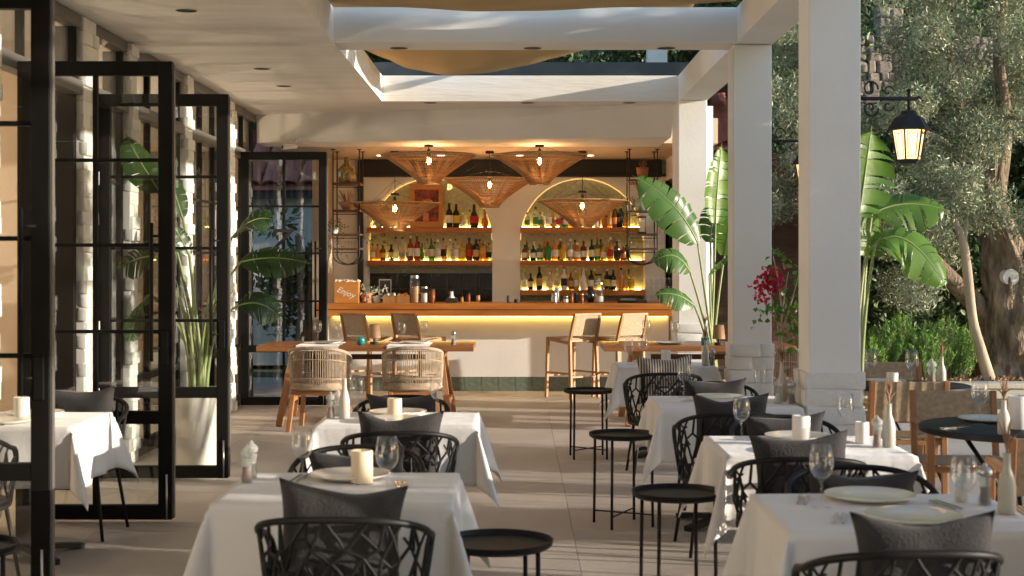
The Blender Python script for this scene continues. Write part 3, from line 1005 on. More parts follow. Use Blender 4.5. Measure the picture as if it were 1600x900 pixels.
# framed picture (plain generic artwork)
pf = thing("framed_picture", "orange wooden frame with dark red patterned picture on the upper shelf", "picture", (-1.255, YB - 0.02, 2.105))
w, h = 0.235, 0.60
fr = MB()
fr.box(-w, w, -.02, .02, 0, .08).box(-w, w, -.02, .02, h - .08, h).box(-w, -w + .07, -.02, .02, .08, h - .08).box(w - .07, w, -.02, .02, .08, h - .08)
fr.build("frame", M_box, pf, bevel=0.006)
art = pm("picture_print", (0.35, 0.04, 0.02), (0.03, 0.02, 0.02), 14, 0.6, detail=1)
MB().box(-w + .07, w - .07, -.008, .012, .08, h - .08).build("print", art, pf)
pm_ = MB()
for i in range(9):
    a = math.pi * i / 8
    pm_.sphere((0.09 * math.cos(a), -.0085, .30 + .07 * math.sin(a)), .022, 8, 5, sz=1.2)
pm_.box(-.05, .03, -.012, -.008, .09, .2)
pm_.build("motif", pm("motif_paint", (0.62, 0.32, 0.16), (0.5, 0.1, 0.06), 20, 0.6), pf)

# ---- objects on the bar counter
CT = 1.114
def ctr(px, Y=17.75): return ((px - 808) * Y / F, Y, CT)
x, y, z = ctr(544)
bx = thing("wooden_sign_box", "honey wooden box with white handwritten lettering at the end of the bar", "box", (x, y - .1, z))
MB().box(-0.15, 0.15, -0.09, 0.09, 0, 0.26).build("body", M_box, bx, bevel=0.004)
text_mesh("Enjoy", 0.105, M_chalk, "lettering", bx, (-0.02, -0.0915, 0.10), rot=(R(90), R(22), 0), shear=0.3)
gm = MB()
for i in range(60):
    gm.sphere((random.uniform(-.15, .15), random.uniform(-.09, .09), 0.262 + random.uniform(0, .02)), .012, 5, 4)
gm.build("lid_beads", pm("shell_beads", (0.55, 0.42, 0.28), (0.75, 0.7, 0.6), 30, 0.5), bx)["kind"] = "stuff"

def pot_plant(px, Y, label, kind, potm, pw_, ph_, trail=0.2, n=160, col=M_darkleaf, z=CT, grp=None, L=0.035):
    x = (px - 808) * Y / F
    t = thing("potted_plant", label, "potted plant", (x, Y, z), group=grp)
    MB().lathe([(pw_ * .75, 0), (pw_, ph_), (pw_ * .9, ph_), (pw_ * .85, ph_ * .85)], 14, capb=True).build("pot", potm, t, smooth=True, angle=40)
    rg = np.random.default_rng(int(px))
    p_ = rg.normal(size=(n, 3)) * np.array([pw_ * 1.0, pw_ * .9, 0.035]) + np.array([0, 0, ph_ + .03])
    k = n // 2
    p_[:k, 2] -= rg.uniform(0, trail, k)
    p_[:k, 0] += np.sign(p_[:k, 0]) * pw_ * 0.5
    p_[:k, 1] -= pw_ * 0.8
    me = leaf_mesh("foliage", p_, L, L * .5, [col], seed=int(px))
    o = bpy.data.objects.new("foliage", me); COL.objects.link(o); o.parent = t
    return t
M_paleleaf = pm("pale_succulent", (0.25, 0.30, 0.16), (0.35, 0.38, 0.24), 6, 0.5, island=(0.4, 0.42, 0.3))
pot_plant(573, 17.7, "pale trailing plant in an orange pot beside the lettered box", 0, M_terrapot, 0.075, 0.12, 0.05, 120, M_paleleaf)
pot_plant(589, 17.72, "silvery trailing plant hanging over the bar edge", 0, M_pot, 0.055, 0.08, 0.16, 130, M_paleleaf)
# crates and jars
def small_crate(px, label, fill):
    x, y, z = ctr(px)
    t = thing("small_crate", label, "crate", (x, y - .05, z))
    m = MB()
    m.box(-.085, .085, -.06, -.05, 0, .09).box(-.085, .085, .05, .06, 0, .09).box(-.085, -.075, -.05, .05, 0, .09).box(.075, .085, -.05, .05, 0, .09).box(-.075, .075, -.05, .05, 0, .01)
    m.build("box", M_lightwood, t)
    f = MB()
    for i in range(14):
        f.sphere((random.uniform(-.06, .06), random.uniform(-.035, .035), .06 + random.uniform(0, .05)), .022, 7, 5)
    f.build("contents", fill, t, smooth=True)
small_crate(610, "small pale wooden crate of white and green items on the bar", pm("green_white_items", (0.6, 0.65, 0.55), (0.1, 0.3, 0.2), 20, 0.5))
small_crate(630, "small wooden crate heaped with orange fruit on the bar", pm("orange_fruit", (0.65, 0.22, 0.03), (0.7, 0.45, 0.15), 14, 0.5))
x, y, z = ctr(600, 18.0)
cb = thing("chalkboard", "small black framed chalkboard leaning behind the bar plants", "chalkboard", (x, 18.15, z), rz=0)
MB().box(-.07, .07, -.01, .01, .05, .28).build("board", M_black, cb)
MB().box(-.078, .078, -.014, -.008, .042, .056).box(-.078, .078, -.014, -.008, .274, .288).box(-.078, -.07, -.014, -.008, .056, .274).box(.07, .078, -.014, -.008, .056, .274).build("frame", M_stone, cb)
MB().tube([(-.03, -.012, .12), (.0, -.012, .22), (.03, -.012, .12)], .005, 5).tube([(-.035, -.012, .16), (.04, -.012, .18)], .004, 5).build("chalk_drawing", M_chalk, cb)
MB().box(-.03, .03, -.01, .05, 0, .05).build("stand", M_black, cb)
def jar(px, h, r, label, glass, fill, cap, Y=17.7, fr=0.75, grp="jars and tins on the bar counter"):
    x = (px - 808) * Y / F
    t = thing("storage_jar", label, "jar", (x, Y, CT), group=grp)
    MB().lathe([(r * .95, 0), (r, .01), (r, h * .82), (r * .8, h * .88), (r * .8, h * .92)], 14, capb=True).build("jar_body", glass, t, smooth=True)
    if fill: MB().lathe([(r * .9, .006), (r * .92, h * .8 * fr), (.001, h * .8 * fr)], 12, capb=True).build("contents", fill, t, smooth=True, angle=40)
    MB().lathe([(r * .86, h * .9), (r * .86, h), (.001, h)], 14).build("lid", cap, t, smooth=True, angle=40)
    return t
jar(648, 0.34, 0.062, "tall glass jar filled with dried orange slices on the bar", M_wine, M_rattan, M_steel)
jar(663, 0.20, 0.05, "lidded glass jar with pale contents beside the tall jar", M_wine, M_stonebottle, M_steel)
jar(675, 0.17, 0.04, "dark glass jar beside the black tray on the bar", BC['brown'], None, M_black)
jar(722, 0.07, 0.02, "tiny orange glass tumbler on the bar mat", BC['orange'], None, M_darkwood, 17.9)
jar(747, 0.09, 0.024, "copper cup at the dark end of the niche", M_terrapot, None, M_terrapot, 17.8)
jar(732, 0.11, 0.024, "small brown dropper bottle on the bar mat", BC['brown'], None, M_black, 17.9)
jar(794, 0.09, 0.018, "small black shaker standing alone before the white pier", M_black, None, M_black, 17.7)
jar(807, 0.045, 0.03, "low black bowl standing beside the small black shaker", M_black, None, M_black, 17.7)
jar(866, 0.12, 0.042, "ribbed steel cocktail shaker, wider one on the bar", M_steel, None, M_steel, 17.7)
jar(870, 0.19, 0.035, "tall steel cocktail shaker behind the ribbed one", M_steel, None, M_steel, 17.85)
jar(884, 0.08, 0.035, "short clear tumbler jar beside the steel shakers", M_wine, M_pot, M_steel, 17.7)
jar(893, 0.12, 0.024, "dark bitters bottle, first beside the shakers", BC['brown'], None, M_black, 17.7)
jar(900, 0.12, 0.026, "dark bitters bottle, second beside the shakers", BC['dark'], None, M_black, 17.72)
jar(909, 0.11, 0.026, "dark bitters bottle with grey cap, third beside the shakers", BC['brown'], None, M_steel, 17.7)
jar(936, 0.25, 0.06, "big clear glass mixing jar with steel lid on the bar", M_wine, M_stonebottle, M_steel, 17.8, 0.4)
jar(923, 0.20, 0.045, "dark glass decanter jar next to the big mixing jar", BC['dark'], None, M_black, 17.9)
x, y, z = ctr(706)
tr = thing("bar_caddy", "black square caddy holding white napkins on the bar", "caddy", (x, y - .05, z))
MB().box(-.07, .07, -.06, .06, 0, .06).build("tray", M_black, tr, bevel=.003)
MB().lathe([(.04, .06), (.02, .09), (.02, .14), (.001, .14)], 12).build("napkin_roll", M_chalk, tr, smooth=True)
x, y, z = ctr(735)
tag(MB().box(-.1, .1, -.08, .08, 0, .008).build("bar_mat", M_box, loc=(x, y, z)), "thin pale wooden board lying on the bar", "board")
x, y, z = ctr(985)
mon = thing("till_tray", "low dark tray at the pillar end of the bar", "tray", (x, y, z))
MB().box(-.16, .2, -.12, .12, 0, .03).build("base", M_black, mon, bevel=.004)
MB().box(-.12, .06, -.06, .06, .031, .05).build("pad", M_steel, mon)
gs = 0
for i in range(5):
    for j in range(3):
        x = (1012 - 808) * 17.9 / F + i * 0.07
        o = MB().lathe([(.001, .0), (.028, .001), (.033, .1)], 10).build("stacked_glass", M_wine, smooth=True, loc=(x, 17.85, CT + .105 * j))
        tag(o, "clear tumbler at the bar's pillar end, %s column from the tray, %s" % (["first", "second", "third", "fourth", "fifth"][i], ["bottom", "middle", "top"][j]), "glass", "stacked tumblers at the pillar end of the bar")

# ---- hanging racks over the bar
def rack(x0, x1, label, levels):
    Y0, Y1 = 17.85, 18.25
    t = thing("hanging_rack", label, "rack", (0, 0, 0), group="black metal racks hanging from the bar ceiling")
    for x in (x0, x1):
        for y in (Y0, Y1):
            MB().tube([(x, y, 1.72), (x, y, 3.04)], .009, 6).lathe([(.03, 3.03), (.03, 3.039)], 8, (x, y, 0)).build("rod", M_black, t)
    for y in (Y0, Y1):
        MB().tube([((x0 + x1) / 2 + (x1 - x0) / 2 * math.cos(a), y, 1.72 + 0.13 * math.sin(a)) for a in [math.pi + math.pi * i / 12 for i in range(13)]], .009, 6).build("curved_foot", M_black, t)
    for z in levels:
        MB().box(x0 - .01, x1 + .01, Y0 - .01, Y1 + .01, z - .025, z).build("rack_shelf", M_darkwood, t, bevel=.003)
        MB().tube([(x0, Y0, z - .06), (x1, Y0, z - .06)], .006, 6).build("rail", M_black, t)
    return t
rack(-2.31, -1.98, "black hanging rack over the lettered box, holding a patterned jar and plants", [2.62, 2.28, 1.98, 1.80])
rack(1.41, 1.76, "black hanging rack next to the pillar, holding a lantern and a green vase", [2.66, 2.27, 1.98, 1.80])
SL = []
t = thing("patterned_jar", "golden bottle-shaped glass jar with cut pattern on the hanging rack", "jar", (-2.16, 18.05, 2.621))
MB().lathe([(.10, 0), (.115, .02), (.115, .18), (.04, .25), (.035, .33), (.001, .33)], 16, capb=True).build("body", pm("gold_glass", (0.45, 0.3, 0.08), (0.06, 0.04, 0.02), 28, 0.15, coat=.6), t, smooth=True, angle=50)
t = thing("white_bowl", "tan bowl of dry twigs on the rack under the patterned jar", "bowl", (-2.16, 18.05, 2.281))
MB().lathe([(.05, 0), (.12, .1), (.11, .1), (.04, .02)], 14, capb=True).build("bowl", M_terrapot, t, smooth=True)
m = MB()
for i in range(26):
    a = random.uniform(0, 6.28); q = random.uniform(.02, .12)
    m.tube([(0, 0, .05), (q * math.cos(a), q * math.sin(a), .16 + random.uniform(.02, .1))], .004, 4)
m.build("twigs", M_dry, t)["kind"] = "stuff"
pot_plant(522, 18.05, "trailing string plant hanging down from the rack over the lettered box", 0, M_pot, .06, .08, .42, 320, M_darkleaf, z=1.981 + .0, L=.03)
m = thing("glass_row", "row of upturned clear glasses on the bottom rack shelf over the lettered box", "glasses", (-2.16, 18.0, 1.801))
for i in range(4):
    MB().lathe([(.03, 0), (.034, .09), (.001, .09)], 10, ((i - 1.5) * .075, 0, 0)).build("glass", M_wine, m, smooth=True)
t = thing("planter_box", "clay pot with dry grass on the top shelf of the rack by the pillar", "pot", (1.59, 18.05, 2.661))
MB().lathe([(.06, 0), (.08, .16), (.07, .16), (.06, .1)], 12, capb=True).build("pot", M_terrapot, t, smooth=True)
m = MB()
for i in range(40):
    a = random.uniform(0, 6.28); q = random.uniform(.02, .07)
    m.tube([(0, 0, .12), (q * math.cos(a), q * math.sin(a), .2 + random.uniform(.0, .07))], .003, 3)
m.build("grass", M_dry, t)
t = thing("green_vase", "pale green vase with dried reeds on the rack by the pillar", "vase", (1.58, 18.05, 2.271))
MB().lathe([(.05, 0), (.085, .06), (.07, .14), (.04, .17), (.045, .2)], 16, capb=True).build("vase", pm("celadon", (0.3, 0.42, 0.3), None, 6, .3), t, smooth=True)
m = MB()
for i in range(40):
    a = random.uniform(0, 6.28); q = random.uniform(.03, .14)
    m.tube([(0, 0, .18), (q * math.cos(a), q * math.sin(a), .25 + random.uniform(.05, .15))], .0035, 3)
m.build("reeds", M_dry, t)
t = thing("amber_lantern", "square glass lantern with amber candle on the rack by the pillar", "lantern", (1.58, 18.0, 1.981))
MB().box(-.05, .05, -.05, .05, 0, .02).box(-.055, .055, -.055, .055, .2, .22).build("frame", M_black, t)
MB().box(-.03, .03, -.03, .03, .021, .17).build("candle", M_candle, t)
MB().box(-.048, .048, -.048, .048, .02, .2).build("glass", M_wine, t)
m = thing("glass_row", "row of upturned clear glasses on the bottom rack shelf by the pillar", "glasses", (1.585, 18.0, 1.801))
for i in range(4):
    MB().lathe([(.03, 0), (.034, .09), (.001, .09)], 10, ((i - 1.5) * .078, 0, 0)).build("glass", M_wine, m, smooth=True)
pot_plant(985, 18.1, "dark trailing plant hanging over the rack edge by the pillar", 0, M_pot, .05, .07, .4, 300, M_darkleaf, z=2.271, L=.028)
pot_plant(592, YB + .05, "dark trailing plant hanging from the upper shelf beside the picture", 0, M_pot, .06, .10, .38, 260, M_darkleaf, z=2.106, L=.04)

# ---- pendants
def pendant_parts(t):
    nst = 128
    def rad(u):
        return 0.12 + 0.455 * (1 - u) ** 1.3
    Hh = 0.345
    m = MB()
    for i in range(nst):
        a0 = 2 * math.pi * i / nst
        K = 8
        jit = random.uniform(-.006, .006)
        m.tube([(rad(j / K) * math.cos(a0 + jit), rad(j / K) * math.sin(a0 + jit), -Hh * j / K) for j in range(K + 1)], [.0046 - .0014 * j / K for j in range(K + 1)], 3, cap=False)
    for q in range(9):
        u = .05 + .9 * q / 9
        r = rad(u) + .003
        m.tube([(r * math.cos(a), r * math.sin(a), -Hh * u) for a in [2 * math.pi * i / 32 for i in range(32)]], .0028, 3, closed=True)
    m.build("strands", M_rattan, t)
    for k, u in enumerate((0, 0.06, 0.62, 1.0)):
        r = rad(u)
        MB().tube([(r * math.cos(a), r * math.sin(a), -Hh * u) for a in [2 * math.pi * i / 40 for i in range(40)]], 0.011 if k in (0, 3) else .004, 6, closed=True).build("hoop", M_rattan, t)
    r = rad(0.06)
    MB().sphere((0, 0, -.02 - .045), .045, 12, 9, sz=1.3).build("bulb", glassm("bulb_glass", (1, .93, .8), 1.4), t, smooth=True)
    MB().sphere((0, 0, -.065), .017, 8, 6, sz=1.9).build("filament", M_bulb, t, smooth=True)
    MB().lathe([(.018, -.01), (.02, .07), (.004, .09)], 10).build("socket", M_black, t)
    ld = bpy.data.lights.new("pendant_light", 'POINT'); ld.energy = 6.5; ld.color = (1, .6, .28); ld.shadow_soft_size = .05
    lo = bpy.data.objects.new("pendant_light", ld); COL.objects.link(lo); lo.parent = t; lo.location = (0, 0, -.065)
proto = None
PN = [(670, 243, 17.2, "bigger funnel-shaped rattan pendant in front, above the framed picture"),
      (843, 243, 17.2, "funnel-shaped rattan pendant in front, above the pier between the arches"),
      (765, 281, 18.2, "funnel-shaped rattan pendant hanging in the middle, between the two arches"),
      (617, 318, 18.2, "funnel-shaped rattan pendant hanging lowest, beside the hanging rack and picture"),
      (910, 314, 18.2, "funnel-shaped rattan pendant hanging low in the arch next to the pillar")]
for px, py, Y, lab in PN:
    p = P(px, py, Y)
    t = thing("rattan_pendant", lab, "pendant lamp", p, group="funnel-shaped rattan pendants over the bar")
    if proto is None:
        pendant_parts(t); proto = t
    else:
        t.rotation_euler = (0, 0, random.uniform(0, 6))
        for ch in list(proto.children):
            c = ch.copy(); COL.objects.link(c); c.parent = t
    dz = 3.04 - p.z
    m = MB().tube([(0, 0, .08), (0, 0, dz - .01)], .004, 5)
    for a in (0.4, 2.5, 4.6):
        m.tube([(.5 * math.cos(a), .5 * math.sin(a), -.01), (0, 0, min(dz - .01, .3))], .002, 4)
    m.build("cable", M_black, t)
    MB().lathe([(.001, dz - .03), (.055, dz - .03), (.055, dz - .001)], 14).build("ceiling_rose", M_black, t)
for i, px in enumerate((596, 690, 812, 921)):
    x = (px - 808) * 19.0 / F
    tag(MB().lathe([(.001, 0), (.05, 0), (.055, .004)], 16).build("downlight", emit("downlight_lens", (1, .8, .55), 2.5), loc=(x, 18.9, 3.034)),
        "small lit round downlight in the bar ceiling, %s from the folding doors" % ["first", "second", "third", "fourth"][i], "ceiling light", "downlights in the bar ceiling")
# camera on the wall
t = thing("security_camera", "small white security camera under the ceiling above the far door", "security camera", P(452, 230, 16.7))
MB().tube([(-.07, -.03, .0), (.08, 0.04, .02)], .033, 12).build("body", M_pot, t, smooth=True, angle=40)
MB().tube([(-.075, -.033, -.001), (-.068, -.029, 0)], .02, 10).build("lens", M_black, t)
MB().tube([(.05, .03, .02), (.06, .12, .1)], .012, 8).build("bracket", M_pot, t)

# ================================================================== upper building / things seen through skylight
struct("upper_terrace", MB().box(-2.5, 2.6, 20.05, 21.2, 3.0, 4.16), M_white)
lg = MB().box(-2.5, 3.4, 19.9, 21.3, 4.16, 4.42)
struct("roof_ledge", lg, M_slate, bevel=.01)
bp_ = P(1025, 100, 21.0)
t = thing("pale_column", "pale blue-white column with flared foot on the upper ledge", "column", (bp_.x, 20.9, 4.42))
MB().box(-.14, .14, -.14, .14, .12, 1.9).build("shaft", M_white, t)
MB().hexa([(-.24, -.2, 0), (.24, -.2, 0), (.24, .2, 0), (-.24, .2, 0), (-.16, -.16, .12), (.16, -.16, .12), (.16, .16, .12), (-.16, .16, .12)]).build("foot", M_white, t)
cs = [(rg.uniform(-4.5, 4), rg.uniform(22.2, 23.4), rg.uniform(4.0, 6.3)) for _ in range(46)]
o = bpy.data.objects.new("upper_hedge", leaf_mesh("upper_hedge", clump_points(cs, [0.7] * 46, 1300, 8, .2), .12, .06, [M_darkleaf], seed=9)); COL.objects.link(o)
tag(o, "dark hedge seen over the ledge through the skylight", "hedge", kind="stuff")

# ---- tiled roofs
def barrel_tile():
    m = MB()
    vs = []; n = 6
    for k, (y, r) in enumerate(((0, .085), (1, .07))):
        for i in range(n + 1):
            a = math.pi * i / n
            vs.append((-r * math.cos(a), y * .42, r * .75 * math.sin(a)))
    m.add(vs, [(i, i + 1, n + 2 + i, n + 1 + i) for i in range(n)])
    vs2 = [(x * .86, y, z * .82 - .004) for x, y, z in vs]
    m.add(vs2, [(i, n + 1 + i, n + 2 + i, i + 1) for i in range(n)])
    m.add(vs[:n + 1] + vs2[:n + 1], [(i, n + 1 + i, n + 2 + i, i + 1) for i in range(n)])
    return m.mesh("roof_tile", M_tile, smooth=False)
TILE = barrel_tile()
def tile_roof(t, x0, x1, ylow, zlow, slope, rows):
    """roof falling towards the camera"""
    nc = int((x1 - x0) / .29)
    L_ = rows * .33
    ca, sa = math.cos(slope), math.sin(slope)
    MB().hexa([(x0, ylow, zlow - .06), (x1, ylow, zlow - .06), (x1, ylow + L_ * ca, zlow + L_ * sa - .06), (x0, ylow + L_ * ca, zlow + L_ * sa - .06),
               (x0, ylow, zlow - .01), (x1, ylow, zlow - .01), (x1, ylow + L_ * ca, zlow + L_ * sa - .01), (x0, ylow + L_ * ca, zlow + L_ * sa - .01)]).build("roof_deck", M_tile, t)
    for r in range(rows):
        for c in range(nc):
            x = x0 + .145 + c * .29
            u = r * .33
            inst("roof_tile", TILE, t, (x, ylow + u * ca - sa * .02, zlow + u * sa + .02), (slope + .06, 0, random.uniform(-.02, .02)), (1.75, 1, 1.5))
hs = thing("tiled_house", "small pale house with red barrel tile roof seen through the far glass door", "house", (0, 0, 0))
MB().box(-8, -2.75, 22.4, 26, 0, 2.72).build("wall", M_white, hs)
MB().box(-8, -2.7, 22.15, 22.3, 2.62, 2.76).build("gutter", M_slate, hs)
tile_roof(hs, -6.0, -2.7, 22.05, 2.80, R(33), 6)
MB().box(-5.6, -4.4, 22.36, 22.4, 0, 2.1).build("door", M_slate, hs)
h2 = thing("tiled_outbuilding", "dark outbuilding with steep red tile roof seen between the pillars", "outbuilding", (0, 0, 0))
MB().box(2.75, 4.2, 20.9, 23.2, 0, 3.25).build("wall", M_darkwood, h2)
tile_roof(h2, 2.6, 3.65, 20.55, 3.3, R(38), 6)
MB().box(3.05, 3.25, 20.86, 20.9, 2.3, 3.0).build("shutter", M_slate, h2)
# bamboo fence
fn = thing("slatted_fence", "dark vertical slatted wooden fence behind the bougainvillea", "fence", (0, 22.9, 0))
MB().box(3.6, 6.0, .03, .07, .5, .6).box(3.6, 6.0, .03, .07, 2.3, 2.4).build("rail", M_darkwood, fn)
slm = MB().box(-.035, .035, -.02, .02, 0, 2.9).mesh("slat", M_darkwood)
for i in range(27):
    inst("slat", slm, fn, (3.64 + i * .088, random.uniform(-.006, .006), 0), (0, random.uniform(-.01, .01), 0))
# rubble stone wall on the hill
sw2 = thing("stone_wall", "rubble stone garden wall with one raised block, on the hillside behind the olive tree", "wall", (0, 25.4, 0))
MB().box(5.4, 9.0, .04, .5, 2.5, 5.6).build("core", M_stone, sw2)
rd = random.Random(3)
z = 2.55
while z < 5.55:
    x = 5.4 + rd.uniform(0, .1); hh = rd.uniform(.13, .21)
    while x < 9.0:
        w = rd.uniform(.13, .34)
        inst("stone", rd.choice(STONES), sw2, (x + w / 2, .1 + rd.uniform(-.02, .02), z + hh / 2), (rd.uniform(-.1, .1), rd.uniform(-.15, .15), 0), (w * 1.02, .3, hh * 1.08))
        x += w
    z += hh
for i in range(6):
    inst("stone", rd.choice(STONES), sw2, (6.55 + (i % 2) * .22, .1, 5.68 + (i // 2) * .2), (0, rd.uniform(-.1, .1), 0), (.24, .3, .21))

# ---- raised bed
pb = thing("raised_bed", "raised garden bed edged with cream stone blocks under the olive tree", "planter", (0, 0, 0))
MB().box(2.62, 14, 17.52, 17.58, -.06, .06).build("face", M_coping, pb)
x = 2.62
rd = random.Random(5)
while x < 9:
    w = rd.uniform(.45, .75)
    MB().box(x, x + w - .012, 17.49, 17.86, .062, .125).build("coping_block", M_coping, pb, bevel=.008)
    x += w
MB().box(9.0, 14, 17.49, 17.86, .062, .125).build("coping", M_coping, pb)
MB().box(2.62, 14, 17.86, 23.4, -.06, .10).build("soil", M_soil, pb)
rgm = np.random.default_rng(21)
n = 9000
mp_ = np.stack([rgm.uniform(2.7, 9, n), rgm.uniform(17.87, 20, n), np.full(n, .102) + rgm.uniform(0, .02, n)], 1)
o = bpy.data.objects.new("bark_mulch", leaf_mesh("bark_mulch", mp_, .05, .04, [pm("bark_chips", (.30, .16, .08), (.14, .07, .04), 9, .9, island=(.42, .27, .15))], seed=3)); COL.objects.link(o)
o.parent = pb; o['kind'] = 'stuff'

# ---- olive tree
from mathutils import noise as mnoise
def gnarl_tube(m, pts, rs, n=18, amp=.12, seed=0):
    rd = random.Random(seed)
    ph = [rd.uniform(0, 6.28) for _ in range(6)]
    pts = [Vector(p) for p in pts]
    o = len(m.v); K = len(pts)
    for i, p in enumerate(pts):
        for j in range(n):
            a = 2 * math.pi * j / n
            u = i * .12
            q = 1 + amp * (math.sin(3 * a + ph[0] + u) + .7 * math.sin(5 * a + ph[1] - u * 1.3) + .5 * math.sin(9 * a + ph[2] + u * 2)) * .5
            nv = Vector((math.cos(a) * 4.5 + seed, math.sin(a) * 4.5, p.z * 2.2))
            q += .16 * mnoise.noise(nv) + .09 * abs(mnoise.noise(nv * 2.3)) + .05 * mnoise.noise(nv * 5)
            m.v.append((p.x + rs[i] * q * math.cos(a), p.y + rs[i] * q * math.sin(a), p.z))
    for i in range(K - 1):
        for j in range(n):
            j2 = (j + 1) % n
            m.f.append((o + i * n + j, o + i * n + j2, o + (i + 1) * n + j2, o + (i + 1) * n + j)); m.mi.append(0)
def smooth_path(pts, rs, k=6):
    out = []; ro = []
    P_ = [Vector(p) for p in pts]
    for i in range(len(P_) - 1):
        a = P_[max(i - 1, 0)]; b = P_[i]; c = P_[i + 1]; d = P_[min(i + 2, len(P_) - 1)]
        for j in range(k):
            t = j / k
            out.append(0.5 * ((2 * b) + (c - a) * t + (2 * a - 5 * b + 4 * c - d) * t * t + (3 * b - a - 3 * c + d) * t ** 3))
            ro.append(rs[i] + (rs[i + 1] - rs[i]) * t)
    out.append(P_[-1]); ro.append(rs[-1])
    return out, ro
OY = 18.9
ol = thing("olive_tree", "big old olive tree with gnarled thick trunk and silvery crown, one sawn-off white knot", "tree", (6.7, OY, 0.08))
def O(px, py, Y=OY):
    p = P(px, py, Y); return (p.x - 6.7, p.y - OY, p.z - .08)
m = MB()
pts, rs = smooth_path([O(1588, 604), O(1582, 570), O(1576, 520), O(1582, 460), O(1572, 400), O(1556, 340), O(1545, 290), O(1550, 220)],
                      [.62, .47, .40, .36, .30, .19, .14, .07], 20)
gnarl_tube(m, pts, rs, 110, .2, 3)
pts, rs = smooth_path([O(1580, 470), O(1600, 420, OY + .2), O(1640, 340, OY + .4), O(1690, 250, OY + .3)], [.30, .24, .17, .09], 20)
gnarl_tube(m, pts, rs, 70, .2, 5)
m.build("trunk", M_bark, ol, smooth=True)
def limb(pts, rs, par=ol, mat=M_bark, name="limb"):
    p_, r_ = smooth_path(pts, rs, 5)
    MB().tube(p_, r_, 9).build(name, mat, par, smooth=True)
limb([O(1565, 520), O(1530, 480), O(1480, 430, OY - .3), O(1440, 380, OY - .5)], [.2, .15, .11, .05])
limb([O(1552, 330), O(1520, 240), O(1490, 130, OY - .4), O(1480, 30)], [.14, .09, .06, .03])
limb([O(1553, 320), O(1570, 200), O(1560, 80), O(1575, -40)], [.14, .1, .07, .04])
limb([O(1556, 300), O(1480, 230, OY + .6), O(1400, 190, OY + .7), O(1300, 150, OY + .8)], [.10, .08, .05, .03])
limb([O(1640, 340, OY + .4), O(1620, 180), O(1640, 20)], [.12, .09, .05])
k_ = P(1580, 433, OY - .34)
MB().tube([(k_.x - 6.7, k_.y - OY + .12, k_.z - .08), (k_.x - 6.7, k_.y - OY, k_.z - .08)], [.12, .105], 14).build("sawn_knot", M_cutwood, ol)
rg = np.random.default_rng(77)
cs = []; rs_ = []
while len(cs) < 150:
    px = rg.uniform(1190, 1700); py = rg.uniform(-160, 480); Y = OY + rg.uniform(-1.5, 1.9)
    # gap below crown except towards the sides
    if py > 330 and 1470 < px < 1620: continue
    if py > 400 and px > 1330 : 
        if rg.uniform() < .6: continue
    if px < 1330 and py > 330: continue
    if 1318 < px < 1408 and -20 < py < 170 and rg.uniform() < .97: continue
    p = P(px, py, Y)
    cs.append((p.x - 6.7, p.y - OY, p.z - .08)); rs_.append(rg.uniform(.24, .46))
pts = clump_points(cs, rs_, 8200, 12, .15)
dirs = np.tile(np.array([[0, 0, .45]]), (len(pts), 1))
o = bpy.data.objects.new("crown", leaf_mesh("crown", pts, .075, .019, [M_olive], dirs=dirs, seed=5)); COL.objects.link(o); o.parent = ol; o['kind'] = 'stuff'
m = MB()
for c, r in zip(cs, rs_):
    for q in range(4):
        d = Vector((random.uniform(-1, 1), random.uniform(-1, 1), random.uniform(-.6, 1))).normalized()
        a = Vector(c) - d * r * .6; b = Vector(c) + d * r * .9
        m.tube([a, (a + b) / 2 + Vector((.03, 0, .04)), b], [.012, .009, .004], 4)
m.build("twigs", M_bark, ol)["kind"] = "stuff"
# young pale trunk leaning
yt = thing("young_olive", "slim pale leaning trunk in front of the old olive tree", "tree", (P(1548, 594, 18.1).x, 18.1, .08))
bx_ = yt.location.x
def OQ(px, py, Y=18.1):
    p = P(px, py, Y); return (p.x - bx_, p.y - 18.1, p.z - .08)
limb([OQ(1548, 600), OQ(1535, 555), OQ(1520, 500), OQ(1512, 430), OQ(1504, 375), OQ(1485, 332)], [.085, .07, .06, .062, .055, .03], yt, M_palebark, "trunk")
limb([OQ(1505, 380), OQ(1509, 350), OQ(1512, 300)], [.05, .03, .02], yt, M_palebark, "limb")
cs = [OQ(rg.uniform(1440, 1530), rg.uniform(230, 340), 18.1 + rg.uniform(-.3, .3)) for _ in range(9)]
pts = clump_points(cs, [.26] * 9, 7000, 2, .1)
o = bpy.data.objects.new("crown", leaf_mesh("crown", pts, .075, .019, [M_olive], seed=6)); COL.objects.link(o); o.parent = yt; o['kind'] = 'stuff'

